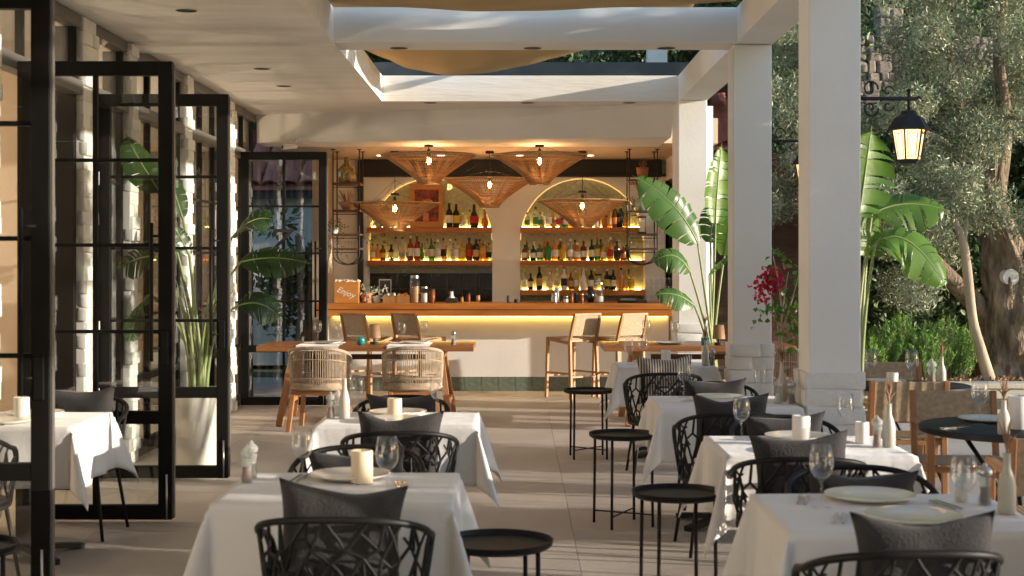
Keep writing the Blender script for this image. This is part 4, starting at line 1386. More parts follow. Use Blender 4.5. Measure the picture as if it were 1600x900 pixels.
# ---- rosemary-like bushes
def spiky_bush(px, w, hpx, label, Y, seed):
    x = (px - 808) * Y / F
    t = thing("rosemary_bush", label, "bush", (x, Y, .09), group="bright green rosemary bushes in the raised bed")
    rgb = np.random.default_rng(seed)
    P0 = []; D0 = []
    ns = 110
    m = MB()
    hmax = hpx * Y / F
    for i in range(ns):
        a = rgb.uniform(0, 6.28); q = math.sqrt(rgb.uniform(0, 1)) * w
        b = Vector((q * .6 * math.cos(a), q * .6 * math.sin(a), 0))
        hh = hmax * rgb.uniform(.6, 1.0) * (1 - .35 * (q / w) ** 2)
        tip = Vector((q * 1.15 * math.cos(a) + rgb.uniform(-.05, .05), q * 1.15 * math.sin(a), hh))
        mid = (b + tip) / 2 + Vector((0, 0, .05))
        pts_ = bez(b, mid, tip, 5)
        m.tube(pts_, .004, 3)
        K = int(hh / .011)
        for j in range(K):
            u = .12 + .88 * j / K
            c = b * (1 - u) ** 2 + mid * 2 * u * (1 - u) + tip * u * u
            P0.append(c); D0.append((rgb.normal() * .7, rgb.normal() * .7, 1.0))
    m.build("stems", M_bark, t)
    o = bpy.data.objects.new("foliage", leaf_mesh("foliage", np.array(P0), .06, .012, [M_bush], dirs=np.array(D0), spread=.35, seed=seed)); COL.objects.link(o)
    o.parent = t; o['kind'] = 'stuff'
spiky_bush(1365, .34, 85, "bright green rosemary bush half hidden behind the front pillar", 18.3, 1)
spiky_bush(1412, .40, 112, "tallest bright green rosemary bush, behind the two wine glasses", 18.5, 2)
spiky_bush(1450, .30, 82, "middle bright green rosemary bush behind the pepper mill", 18.2, 3)
spiky_bush(1487, .34, 104, "bright green rosemary bush beside the pale leaning trunk", 18.5, 4)
spiky_bush(1330, .34, 70, "rosemary bush hidden mostly by the front pillar", 18.6, 6)

# ---- background dark trees behind olive & between pillars
def bg_tree(px, Y, top, w, label, seed, lm=M_darkleaf, group="dark trees on the slope behind the terrace", per=420, nc=26, L=.16, sx=None):
    x = (px - 808) * Y / F if sx is None else sx
    zt = 1.6 + (412 - top) * Y / F
    t = thing("garden_tree", label, "tree", (x, Y, 0), group=group)
    MB().tube([(0, 0, 0), (.1, 0, zt * .4), (-.05, 0, zt * .85)], [.16, .12, .04], 8).build("trunk", M_bark, t, smooth=True)
    rgb = np.random.default_rng(seed)
    cs = []; rr = []
    for i in range(nc):
        cs.append((rgb.uniform(-w, w), rgb.uniform(-w * .7, w * .7), rgb.uniform(zt * .32, zt))); rr.append(rgb.uniform(.45, .85) * min(1, w))
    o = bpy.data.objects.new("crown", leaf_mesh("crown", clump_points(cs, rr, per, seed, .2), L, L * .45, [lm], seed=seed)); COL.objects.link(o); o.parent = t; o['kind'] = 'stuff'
    return t
bg_tree(1215, 24.2, -120, .9, "dark leafy tree between the two front pillars", 31, per=900, nc=34)
bg_tree(1290, 23.6, 190, 1.2, "dark bushy tree just behind the front lantern", 32, per=900, nc=34)
bg_tree(1470, 22.8, 330, 1.5, "dark low tree in shade behind the rosemary bushes", 33, per=900, nc=34)
bg_tree(1590, 23.4, 140, 1.4, "dark tree behind the old olive trunk", 34, per=900, nc=40)
bg_tree(1510, 27.5, -220, 2.0, "dark tall tree high on the slope behind the olive crown", 35, per=900, nc=50)
bg_tree(1128, 24.5, 60, 1.0, "dark tree behind the steep tiled roof", 37, per=900, nc=24)
bg_tree(470, 21.2, 330, 0.5, "dark shrub with bare tips seen through the far glass door", 36, per=900, nc=10)

# ================================================================== broad-leaf plants
def broad_leaf(plant, base, ctl, tip0, tipc, tip1, width, lmat, seed, side=None, droop=.35, splits=0.5):
    """stalk base->tip0, blade tip0->tip1 with feathered halves"""
    rd = random.Random(seed)
    st = bez(base, ctl, tip0, 12)
    MB().tube(st, [.020 - .011 * i / 12 for i in range(13)], 7).build("stalk", M_petiole, plant, smooth=True)
    N = 22
    mid = bez(tip0, tipc, tip1, N)
    m = MB()
    m.tube(mid, [.009 - .007 * i / N for i in range(N + 1)], 5, mi=1)
    side = Vector(side) if side else None
    for sg in (-1, 1):
        i = 0
        while i < N:
            ln = rd.choice((1, 2, 2, 3, 4)) if splits > 0 else 4
            j = min(N, i + ln)
            tw = rd.uniform(-.12, .18) * splits
            gap = rd.uniform(.05, .25) * splits
            rows = []
            for k in range(i, j + 1):
                u = k / N
                p = mid[k]
                tg = (mid[min(k + 1, N)] - mid[max(k - 1, 0)]).normalized()
                s = side if side else tg.cross(Vector((0, 0, 1)))
                s = (s - tg * s.dot(tg)).normalized() * sg
                nn = s.cross(tg) * sg
                if nn.z < 0: nn = -nn
                wv = width * (math.sin(math.pi * min(1, u * 1.02 + .03)) ** .55) * (1 - .25 * u)
                kk = k
                uu = (k - i) / max(1, j - i)
                shift = tg * (wv * .30) + tg * (gap * width * (.5 - uu) * .5)
                row = []
                for q in range(5):
                    v = q / 4
                    d = droop * v * v * wv
                    row.append(p + s * wv * v * (1 - .1 * v) + shift * v - nn * d * .6 - Vector((0, 0, d * .6)) + nn * (.18 * wv * v) + nn * tw * v * wv * (uu - .5))
                rows.append(row)
            vs = [q for r_ in rows for q in r_]
            K = len(rows)
            m.add(vs, [(a * 5 + b, a * 5 + b + 1, (a + 1) * 5 + b + 1, (a + 1) * 5 + b) for a in range(K - 1) for b in range(4)])
            i = j
    o = m.build("leaf", [lmat, M_petiole], plant, smooth=True)
    return o

# potted plant near the doors
PX, PY = -2.47, 10.98
pt = thing("potted_strelitzia", "tall broad-leaved plant in a tall white planter behind the third glass door leaf", "potted plant", (PX, PY, 0))
MB().lathe([(.135, 0), (.15, .01), (.175, .64), (.158, .645), (.15, .58), (.001, .58)], 32, capb=True).build("pot", M_pot, pt, smooth=True, angle=40)
MB().lathe([(.001, .585), (.149, .585)], 20).build("soil", M_soil, pt)
def LP(px, py, dy=0):
    p = P(px, py, PY + dy); return Vector((p.x - PX, dy, p.z))
B = Vector((0, 0, .6))
specs = [((315, 470), (285, 345, -.1), (285, 340), (272, 300), (262, 262), .10, .12, -.1),
         ((305, 480), (262, 330), (250, 300), (222, 262), (196, 208), .14, .2, -.3),
         ((322, 470), (330, 400), (362, 372), (395, 330), (430, 345), .14, .15, .25),
         ((328, 470), (345, 420), (375, 410), (430, 395), (484, 412), .13, .3, .1),
         ((325, 500), (345, 470), (372, 478), (410, 462), (440, 500), .12, .3, .3),
         ((300, 480), (262, 420), (243, 400), (215, 400), (182, 420), .13, -.1, .2),
         ((296, 500), (255, 470), (235, 460), (215, 475), (200, 540), .12, -.15, .1),
         ((318, 450), (325, 330), (300, 300), (285, 250), (280, 215), .10, .3, -.2),
         ((310, 520), (290, 430), (296, 400), (285, 375), (270, 350), .08, -.1, 0),
         ((320, 520), (342, 440), (366, 390), (372, 350), (364, 320), .10, -.2, .2)]
for i, (c, t0c, t0, tc, t1, w, dy, tl) in enumerate(specs):
    if i in (7, 9): continue
    a = random.uniform(0, 6.28)
    b = B + Vector((.06 * math.cos(a), .06 * math.sin(a), -.02))
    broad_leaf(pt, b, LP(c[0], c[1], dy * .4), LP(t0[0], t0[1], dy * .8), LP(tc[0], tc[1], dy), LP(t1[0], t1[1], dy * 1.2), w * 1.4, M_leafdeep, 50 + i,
               side=(.35 + tl, .55, .75), splits=1.0 if i in (2, 3, 4, 5) else .6)
for i in range(7):
    a = random.uniform(0, 6.28); c = Vector((.07 * math.cos(a), .07 * math.sin(a), .58))
    tp = c + Vector((.22 * math.cos(a), .22 * math.sin(a), random.uniform(.6, 1.05)))
    MB().tube(bez(c, c + Vector((0.02 * math.cos(a), 0, .5)), tp, 8), [.022, .02, .018, .016, .013, .011, .009, .006, .003], 6).build("stalk", M_petiole, pt, smooth=True)

# plant beside the pillar at the bar
QY = 14.75
QX = P(1113, 500, QY).x
pq = thing("potted_strelitzia", "tall plant with long arching torn leaves in front of the bar pillar", "potted plant", (QX, QY, 0))
MB().lathe([(.17, 0), (.2, .4), (.18, .41), (.17, .36), (.001, .36)], 24, capb=True).build("pot", M_terrapot, pq, smooth=True, angle=40)
def LQ(px, py, dy=0):
    p = P(px, py, QY + dy); return Vector((p.x - QX, dy, p.z))
B = Vector((0, 0, .35))
qs = [((1108, 500), (1100, 420), (1090, 380), (1060, 310), (988, 274), .20, -.5, (.55, .35, .75)),
      ((1106, 510), (1092, 440), (1078, 425), (1055, 380), (1018, 412), .15, -.6, (.1, .6, .8)),
      ((1104, 520), (1092, 470), (1085, 478), (1055, 450), (1022, 462), .12, -.7, (.1, .6, .8)),
      ((1115, 490), (1117, 400), (1118, 350), (1120, 290), (1128, 222), .17, .0, (.9, .5, .1)),
      ((1117, 490), (1124, 430), (1132, 400), (1140, 350), (1150, 300), .17, .1, (.8, -.5, .2)),
      ((1114, 500), (1112, 420), (1110, 380), (1112, 340), (1122, 300), .14, .2, (.9, .3, .1)),
      ((1112, 530), (1104, 470), (1108, 430), (1118, 410), (1140, 400), .12, -.1, None)]
for i, (c, t0c, t0, tc, t1, w, dy, sd) in enumerate(qs):
    a = random.uniform(0, 6.28)
    b = B + Vector((.05 * math.cos(a), .05 * math.sin(a), 0))
    broad_leaf(pq, b, LQ(c[0], c[1], dy * .3), LQ(t0[0], t0[1], dy * .8), LQ(tc[0], tc[1], dy), LQ(t1[0], t1[1], dy), w * 1.35, M_leafsunlit if i == 3 or i == 4 else M_leaf, 70 + i, side=sd, splits=1.0, droop=.5)
MB().tube([(0, 0, .36), (-.01, 0, .9)], [.07, .045], 8).build("stem_base", M_petiole, pq, smooth=True)

# plant behind the front pillar
SY = 9.7
SX_ = P(1338, 560, SY).x
pz = thing("potted_strelitzia", "sunlit banana-like plant growing from behind the front pillar under the lantern", "potted plant", (SX_, SY, 0))
MB().lathe([(.17, 0), (.2, .4), (.18, .41), (.17, .36), (.001, .36)], 24, capb=True).build("pot", M_terrapot, pz, smooth=True, angle=40)
def LS(px, py, dy=0):
    p = P(px, py, SY + dy); return Vector((p.x - SX_, dy, p.z))
B = Vector((0, 0, .35))
ss = [((1335, 500), (1345, 380), (1342, 340), (1352, 270), (1362, 196), .16, .0, (.9, .35, .0)),
      ((1338, 500), (1350, 400), (1362, 335), (1410, 305), (1484, 330), .12, .25, (.1, .5, .85)),
      ((1340, 520), (1352, 430), (1368, 380), (1420, 340), (1482, 456), .13, -.2, (.7, .4, .6)),
      ((1336, 520), (1345, 470), (1352, 400), (1385, 350), (1440, 392), .13, .1, (.4, .5, .7)),
      ((1335, 520), (1342, 440), (1340, 400), (1345, 350), (1350, 300), .15, .3, (.9, .5, 0)),
      ((1333, 500), (1320, 380), (1310, 330), (1290, 280), (1260, 260), .16, .2, None)]
for i, (c, t0c, t0, tc, t1, w, dy, sd) in enumerate(ss):
    a = random.uniform(0, 6.28)
    b = B + Vector((.05 * math.cos(a), .05 * math.sin(a), 0))
    broad_leaf(pz, b, LS(c[0], c[1], dy * .3), LS(t0[0], t0[1], dy * .8), LS(tc[0], tc[1], dy), LS(t1[0], t1[1], dy), w * 1.7, M_leafsunlit, 90 + i, side=sd, splits=1.0, droop=.5)

# bougainvillea
BY = 10.9
BX = P(1221, 560, BY).x
bo = thing("bougainvillea", "small bougainvillea standard with bright red blossom between the pillars", "flowering plant", (BX, BY, 0))
MB().lathe([(.13, 0), (.17, .32), (.15, .33), (.14, .28), (.001, .28)], 20, capb=True).build("pot", M_terrapot, bo, smooth=True, angle=40)
def LB(px, py, dy=0):
    p = P(px, py, BY + dy); return Vector((p.x - BX, dy, p.z))
m = MB()
m.tube([Vector((0, 0, .28)), LB(1219, 600), LB(1222, 560), LB(1218, 520)], [.02, .018, .016, .014], 7)
br = [((1222, 540), (1210, 480), (1200, 440)), ((1220, 530), (1225, 470), (1208, 400)), ((1221, 520), (1238, 470), (1248, 430)), ((1220, 510), (1205, 490), (1192, 470)), ((1222, 520), (1240, 490), (1262, 460)), ((1221, 500), (1226, 450), (1232, 425))]
for a, b, c in br:
    m.tube(bez(LB(*a), LB(*b, .05), LB(*c, random.uniform(-.15, .15)), 8), [.011, .010, .009, .008, .007, .006, .005, .004, .003], 5)
m.build("trunk", M_palebark, bo, smooth=True)
rg = np.random.default_rng(4)
def cloud(cl, nper, sx, sz):
    out = []
    for px, py in cl:
        c = LB(px, py)
        out.append(np.array(c)[None] + rg.normal(size=(nper, 3)) * np.array([sx, sx * 1.2, sz]))
    return np.concatenate(out)
pts = cloud([(1188, 487), (1200, 480), (1215, 420), (1212, 405), (1235, 500), (1248, 440), (1240, 455), (1232, 530), (1225, 510), (1243, 520), (1255, 500), (1222, 470), (1245, 480)], 13, .05, .055)
o = bpy.data.objects.new("foliage", leaf_mesh("foliage", pts, .062, .042, [M_leafsunlit], seed=2)); COL.objects.link(o); o.parent = bo; o['kind'] = 'stuff'
pts = cloud([(1200, 425), (1210, 432), (1195, 440), (1216, 440), (1206, 445), (1190, 448), (1198, 435), (1214, 425), (1189, 462), (1204, 455), (1186, 440)], 17, .026, .026)
o = bpy.data.objects.new("blossom", leaf_mesh("blossom", pts, .042, .036, [M_red], seed=2)); COL.objects.link(o); o.parent = bo; o['kind'] = 'stuff'

# ---- lanterns on pillars
def lantern(xc, Y, label, px0):
    t = thing("wall_lantern", label, "lantern", (xc, Y, 0), group="black wrought lanterns bracketed off the pillars")
    zb = 2.545
    top = P(1420, 190, 8.6).z  # body mid
    zc = 2.60
    m = MB().tube([(px0 - xc, 0, zc), (.045, 0, zc)], .012, 8)
    m.tube([(.045, 0, zc), (.06, 0, zc + .012), (.075, 0, zc)], .009, 6)
    m.tube([(0, 0, zc + .045), (0, 0, zc - .07)], .009, 8).sphere((0, 0, zc + .05), .014)
    for sgn in (1, -1):
        pts = []
        for i in range(26):
            a = i / 25 * 2.2 * math.pi
            r = .055 * (1 - i / 34)
            pts.append((px0 - xc + .09 + r * math.cos(a) * .9, 0, zc + sgn * (.058 + r * math.sin(a))))
        m.tube(pts, .006, 5)
        pts = []
        for i in range(16):
            a = i / 15 * 1.7 * math.pi
            r = .035 * (1 - i / 22)
            pts.append((px0 - xc + .20 + r * math.cos(a), 0, zc + sgn * (.045 + r * math.sin(a))))
        m.tube(pts, .005, 5)
    m.tube([(px0 - xc + .008, 0, zc - .2), (px0 - xc + .008, 0, zc + .12)], .010, 6)
    m.build("bracket", M_black, t, smooth=True)
    z1 = zc - .07
    MB().lathe([(.004, z1), (.045, z1 - .005), (.05, z1 - .025), (.085, z1 - .045), (.125, z1 - .105), (.128, z1 - .12), (.11, z1 - .125)], 6).build("hood", M_black, t)
    za, zb2 = z1 - .12, z1 - .305
    def ring(r, z, k=6): return [(r * math.cos(2 * math.pi * i / k), r * math.sin(2 * math.pi * i / k), z) for i in range(k)]
    a, b = ring(.103, za), ring(.072, zb2)
    MB().lathe([(.096, za), (.066, zb2)], 6).build("lamp_glass", M_lamp, t)
    m = MB()
    for i in range(6):
        m.tube([a[i], b[i]], .006, 5)
        c0 = [(Vector(a[i]) * (1 - u) + Vector(a[(i + 1) % 6]) * u) for u in (.2, .5, .8)]
        c1 = [(Vector(b[i]) * (1 - u) + Vector(b[(i + 1) % 6]) * u) for u in (.2, .5, .8)]
        m.tube([c0[1] * .85 + c1[1] * .15, c0[0] * .95 + c1[0] * .05, c0[0] * .6 + c1[0] * .4, c0[0] * .1 + c1[0] * .9, c1[1] * .85 + c0[1] * .15, c0[2] * .1 + c1[2] * .9, c0[2] * .6 + c1[2] * .4, c0[2] * .95 + c1[2] * .05, c0[1] * .85 + c1[1] * .15], .003, 4)
    m.build("cage", M_black, t)
    MB().lathe([(.001, zb2 - .02), (.055, zb2 - .018), (.08, zb2 + .003), (.07, zb2 + .008)], 6).build("base", M_black, t)
lantern(P(1420, 190, 8.62).x, 8.62, "lit black lantern hanging off the front pillar, before the olive crown", 2.05)
lantern(P(1420, 190, 8.62).x, 11.6, "lit black lantern on the second pillar, half hidden by the front pillar", 2.05)

# ================================================================== FURNITURE
def cloth(x0, x1, y0, y1, z, h, seed):
    rd = random.Random(seed)
    m = MB()
    st = .026
    cx, cy = (x0 + x1) / 2, (y0 + y1) / 2
    def axis(a, b):
        o_ = [a - h + h * i / 12 for i in range(12)]
        nn = max(8, int((b - a) / st))
        o_ += [a + (b - a) * i / nn for i in range(nn + 1)]
        o_ += [b + h * (i + 1) / 12 for i in range(12)]
        c_ = (a + b) / 2
        return sorted(set([q for q in o_ if abs(q - c_) > .012] + [c_ - .009, c_, c_ + .009]))
    xs, ys = axis(x0, x1), axis(y0, y1)
    ph = [rd.uniform(0, 6.28) for _ in range(8)]
    vs = []
    for y in ys:
        for x in xs:
            cxp = min(max(x, x0), x1); cyp = min(max(y, y0), y1)
            a, b = x - cxp, y - cyp
            rho = math.hypot(a, b)
            if rho < 1e-9:
                vs.append((x, y, z + (.0028 if abs(x - cx) < 1e-6 or abs(y - cy) < 1e-6 else 0) + .0015 * math.sin(9 * x + ph[6]) * math.sin(8 * y + ph[7]))); continue
            th = math.atan2(abs(b), abs(a))
            dx, dy = a / rho, b / rho
            s2 = math.sin(2 * th)
            # distance to nearest corner along the edge, for folds spreading from corners
            if abs(a) > 1e-9 and abs(b) > 1e-9:
                k = .04 + .32 * abs(s2) ** 1.2
                wob = .02 * math.sin(6 * th + ph[0])
                bul = rho * (k + wob) + .004
            else:
                e = (cyp - y0) if abs(a) > 1e-9 else (cxp - x0)
                W = (y1 - y0) if abs(a) > 1e-9 else (x1 - x0)
                idx = (1 if a > 0 else 2) if abs(a) > 1e-9 else (3 if b > 0 else 4)
                dc = min(e, W - e)
                f = min(1, dc / .1)
                bul = rho * (.04 + f * (.05 * math.sin(e * 19 + ph[idx]) - .04 * math.exp(-((dc - .13) / .07) ** 2))) + .004
                bul = max(bul, .005)
            bul = min(bul, rho)
            drop = math.sqrt(max(0, rho * rho - bul * bul))
            rr = .006
            vs.append((cxp + dx * bul, cyp + dy * bul, z - drop - (0 if rho > .01 else 0)))
    nx_ = len(xs)
    m.add(vs, [(j * nx_ + i, j * nx_ + i + 1, (j + 1) * nx_ + i + 1, (j + 1) * nx_ + i) for j in range(len(ys) - 1) for i in range(nx_ - 1)])
    o = m.build("tablecloth", M_cloth, smooth=True)
    sol = o.modifiers.new("solidify", 'SOLIDIFY'); sol.thickness = .003; sol.offset = -1
    return o

TABLES = {}
def cloth_table(key, x0, x1, y0, y1, where, seed, h=.32):
    t = thing("dining_table", "pedestal table under a white cloth, " + where, "table", ((x0 + x1) / 2, (y0 + y1) / 2, 0), group="square dining tables under white cloths")
    w, d = (x1 - x0) / 2 - .004, (y1 - y0) / 2 - .004
    MB().box(-w, w, -d, d, .715, .744).build("tabletop", M_blackmetal, t, bevel=.004)
    MB().box(-.04, .04, -.04, .04, .05, .715).build("pedestal", M_blackmetal, t, bevel=.004)
    f = MB()
    for a in (R(45), R(135)):
        c, s = math.cos(a), math.sin(a)
        f.bar((-c * .34, -s * .34, .015), (0, 0, .055), .06, .03).bar((c * .34, s * .34, .015), (0, 0, .055), .06, .03)
    f.build("cross_foot", M_blackmetal, t)
    o = cloth(x0, x1, y0, y1, .7505, h, seed)
    tag(o, "white cloth draped over the " + where, "tablecloth", "white tablecloths")
    TABLES[key] = (x0, x1, y0, y1)
T = {'L1': (-1.09, -.235, 5.04, 5.78), 'L2': (-1.065, -.215, 7.48, 8.14), 'L0': (-3.06, -2.32, 7.40, 8.15),
     'R1': (.86, 1.71, 4.5, 5.25), 'R2': (.922, 1.765, 6.26, 7.02), 'R3': (.84, 1.68, 8.34, 9.12), 'R4': (.83, 1.64, 11.6, 12.3)}
WH = {'L1': "front table beside the glass doors", 'L2': "rear table beside the glass doors", 'L0': "table in the open doorway behind the cropped door leaf",
      'R1': "front table beside the pillars", 'R2': "second table beside the pillars", 'R3': "third table beside the pillars", 'R4': "rear table beside the pillars"}
for i, (k, (a, b, c, d)) in enumerate(T.items()):
    cloth_table(k, a, b, c, d, WH[k], 10 + i)

# ---- black lattice armchair
def lattice_chair_parts(t):
    def S(u, w):
        ph = u * R(112)
        sx = math.sin(ph); sy = math.cos(ph)
        sgn = 1 if sx >= 0 else -1
        flare = .88 + .12 * w
        x = .285 * sgn * abs(sx) ** .8 * flare
        y = -.25 * (1 if sy >= 0 else -1) * abs(sy) ** .8 * (flare if sy > 0 else 1) - (.03 * w if sy > 0 else 0)
        ztop = .60 + .185 * (max(0, math.cos(u * math.pi / 2)) ** .55)
        z = .40 + (ztop - .40) * w
        return Vector((x, y, z))
    N = 40
    MB().tube([S(-1 + 2 * i / N, 1) for i in range(N + 1)], .0125, 8).build("top_rail", M_blackmetal, t, smooth=True)
    MB().tube([S(-1 + 2 * i / N, 0) for i in range(N + 1)], .012, 6).build("bottom_rail", M_blackmetal, t, smooth=True)
    for sg in (-1, 1):
        MB().tube([S(sg, i / 4) for i in range(5)], .012, 8).build("arm_post", M_blackmetal, t, smooth=True)
    # organic lattice: jittered honeycomb
    rd = random.Random(9)
    cols, rows = 15, 5
    pt = {}
    def node(i, j):
        if (i, j) not in pt:
            u = -1 + 2 * i / (cols * 2)
            w = j / rows
            if 0 < i < cols * 2: u += rd.uniform(-.035, .035)
            if 0 < j < rows: w += rd.uniform(-.09, .09)
            u = min(1, max(-1, u)); w = min(1, max(0, w))
            pt[(i, j)] = (u, w)
        return pt[(i, j)]
    m = MB()
    def edge(a, b, r=.0064):
        (u0, w0), (u1, w1) = node(*a), node(*b)
        k = 3
        m.tube([S(u0 + (u1 - u0) * q / k, w0 + (w1 - w0) * q / k) for q in range(k + 1)], r, 4, cap=False)
    for j in range(rows):
        for i in range(0, cols * 2 + 1):
            if (i + j) % 2 == 0:
                if (i + 1 <= cols * 2): edge((i, j), (i + 1, j + 1))
                if (i - 1 >= 0) and rd.random() < .7: edge((i, j), (i - 1, j + 1))
            elif rd.random() < .45 and j + 1 <= rows:
                edge((i, j), (i, j + 1), .005)
        if j > 0:
            for i in range(cols * 2):
                if rd.random() < .45: edge((i, j), (i + 1, j), .0055)
    m.build("lattice_shell", M_blackmetal, t, smooth=True)
    # seat pan
    m = MB()
    vs = []
    K = 28
    for z in (.40, .425):
        for i in range(K):
            a = 2 * math.pi * i / K
            c, s = math.cos(a), math.sin(a)
            vs.append((.25 * (1 if c > 0 else -1) * abs(c) ** .75, .235 * (1 if s > 0 else -1) * abs(s) ** .75, z))
    m.add(vs, [tuple(range(K))[::-1], tuple(range(K, 2 * K))] + [(i, (i + 1) % K, K + (i + 1) % K, K + i) for i in range(K)])
    m.build("seat", M_blackmetal, t)
    for sx in (-1, 1):
        for sy in (-1, 1):
            MB().tube([(sx * .19, sy * .18, .405), (sx * .245, sy * .235, 0)], [.012, .010], 8).build("leg", M_blackmetal, t, smooth=True)

def pillow_mesh(w, h, th, mat, seed=0, name="pillow"):
    rd = random.Random(seed * 7 + 1)
    dent, dx_, lean = rd.uniform(.03, .12), rd.uniform(-.25, .25), rd.uniform(-.05, .05)
    m = MB()
    N = 18
    for sgn in (1, -1):
        vs = []
        for j in range(N + 1):
            for i in range(N + 1):
                u = -1 + 2 * i / N; v = -1 + 2 * j / N
                pin = .12 * (1 - v * v) * (u * u)
                piv = .17 * (1 - u * u) * (v * v)
                x = u * w * (1 - pin); z = v * h * (1 - piv)
                y = sgn * th * ((1 - u ** 4) * (1 - v ** 4)) ** .48
                y += .006 * math.sin(7 * u + seed) * math.sin(5 * v + seed * 2) * (1 - u * u) * (1 - v * v)
                # chop in the top edge
                z -= dent * h * math.exp(-((u - dx_) / .4) ** 2) * max(0, v) - lean * h * u * max(0, v)
                vs.append((x, y, z))
        q = [(j * (N + 1) + i, j * (N + 1) + i + 1, (j + 1) * (N + 1) + i + 1, (j + 1) * (N + 1) + i) for j in range(N) for i in range(N)]
        if sgn > 0: q = [f[::-1] for f in q]
        m.add(vs, q)
    return m.mesh(name, mat, smooth=True)
PIL = [pillow_mesh(.215, .185, .078, M_pillow, k) for k in range(6)]
M_stripe = None
def pillow(x, y, z, rot, label, me=None):
    o = inst("pillow", me or random.choice(PIL), None, (x, y, z), rot)
    return tag(o, label, "pillow", "pillows propped on the terrace chairs")

chair0 = None
def black_chair(x, y, rz, label, plabel=None, ptop=.87, tilt=0.0, pme=None, pdx=0):
    global chair0
    if chair0 is None:
        chair0 = thing("lattice_chair", label, "chair", (x, y, 0), rz, "black lattice-back armchairs at the clothed tables")
        lattice_chair_parts(chair0)
        c = chair0
    else:
        c = dup(chair0, (x, y, 0), rz, label)
    if plabel:
        f = Vector((-math.sin(rz), math.cos(rz), 0))   # facing
        p = Vector((x, y, 0)) - f * .135
        pillow(p.x + pdx, p.y, ptop - .175, (R(-14) if math.cos(rz) > 0 else R(14), tilt, 0 if math.cos(rz) > 0 else rz - math.pi), plabel, pme)
    return c
GP = "charcoal pillow "
black_chair(-.575, 4.80, R(-2), "black lattice armchair on the camera side of the front table beside the doors", GP + "on the camera-side chair of the front table beside the doors", .875, .03)
black_chair(-.69, 6.05, R(180), "black lattice armchair on the bar side of the front table beside the doors", GP + "on the bar-side chair of the front table beside the doors", .80, -.03)
black_chair(-.585, 7.12, R(3), "black lattice armchair on the camera side of the rear table beside the doors", GP + "on the camera-side chair of the rear table beside the doors", .87, .02)
black_chair(-.70, 8.45, R(176), "black lattice armchair on the bar side of the rear table beside the doors", GP + "on the bar-side chair of the rear table beside the doors", .82, 0)
black_chair(1.13, 4.27, R(3), "black lattice armchair on the camera side of the front table beside the pillars", GP + "on the camera-side chair of the front table beside the pillars", .87, .02, pdx=.05)
black_chair(1.33, 5.42, R(178), "black lattice armchair on the bar side of the front table beside the pillars", GP + "on the bar-side chair of the front table beside the pillars", .80, .04)
black_chair(1.22, 6.20, R(-3), "black lattice armchair on the camera side of the second table beside the pillars", GP + "on the camera-side chair of the second table beside the pillars", .875, -.03)
black_chair(1.40, 7.30, R(183), "black lattice armchair on the bar side of the second table beside the pillars", GP + "on the bar-side chair of the second table beside the pillars", .82, -.03)
black_chair(1.17, 7.98, R(4), "black lattice armchair on the camera side of the third table beside the pillars", GP + "on the camera-side chair of the third table beside the pillars", .88, .02)
black_chair(1.33, 9.45, R(180), "black lattice armchair on the bar side of the third table beside the pillars", GP + "on the bar-side chair of the third table beside the pillars", .83, -.04)
# striped pillow
ms = bpy.data.materials.new("striped_fabric"); ms.use_nodes = True
N_, L_ = nodes_of(ms)
tc = N_.new("ShaderNodeTexCoord"); wv = N_.new("ShaderNodeTexWave"); wv.bands_direction = 'X'; wv.inputs["Scale"].default_value = 16; wv.inputs["Distortion"].default_value = .6
cr = N_.new("ShaderNodeValToRGB"); cr.color_ramp.elements[0].position = .3; cr.color_ramp.elements[0].color = (.02, .02, .02, 1); cr.color_ramp.elements[1].position = .55; cr.color_ramp.elements[1].color = (.42, .37, .33, 1)
L_.new(tc.outputs["Object"], wv.inputs["Vector"]); L_.new(wv.outputs["Fac"], cr.inputs[0]); L_.new(cr.outputs[0], N_["Principled BSDF"].inputs["Base Color"]); N_["Principled BSDF"].inputs["Roughness"].default_value = .9
PSTR = pillow_mesh(.215, .19, .07, ms, 5)
black_chair(1.10, 10.78, R(2), "black lattice armchair with striped pillow at the rear table beside the pillars", "striped grey and black pillow on the chair of the rear table beside the pillars", .905, 0, PSTR)
black_chair(-2.78, 7.02, R(2), "black lattice armchair with its back to the camera, seen through the closest glass door leaf", GP + "on the chair seen through the closest glass door leaf", .86, 0, pdx=-.03)
black_chair(-2.62, 8.42, R(178), "black lattice armchair behind the doorway table, before the second door leaf", GP + "on the chair behind the doorway table", .86, 0)

# ---- side tables
side0 = None
def side_table(x, y, rz, label):
    global side0
    if side0 is None:
        side0 = thing("tray_table", label, "side table", (x, y, 0), rz, "round black tray tables along the aisle")
        MB().lathe([(.001, .535), (.195, .535), (.208, .545), (.212, .565), (.205, .565), (.199, .547), (.001, .543)], 40).build("tray", M_blackmetal, side0, smooth=True, angle=40)
        for k in range(4):
            a = R(45 + 90 * k)
            MB().tube([(.185 * math.cos(a), .185 * math.sin(a), .54), (.192 * math.cos(a), .192 * math.sin(a), 0)], .009, 8).build("leg", M_blackmetal, side0, smooth=True)
        for a in (R(45), R(135)):
            c, s = math.cos(a), math.sin(a)
            MB().tube([(-.19 * c, -.19 * s, .075), (.19 * c, .19 * s, .075)], .005, 6).build("cross_brace", M_blackmetal, side0)
        return side0
    return dup(side0, (x, y, 0), rz, label)
side_table(-.075, 5.35, R(10), "round black tray table beside the front clothed table by the doors")
side_table(.735, 6.5, R(12), "round black tray table beside the second clothed table by the pillars")
side_table(.65, 8.72, R(20), "round black tray table beside the third clothed table by the pillars")
side_table(.59, 11.75, R(4), "round black tray table beside the rear clothed table, farthest down the aisle")
side_table(-2.06, 5.25, R(30), "round black tray table at the foot of the closest glass door leaf")

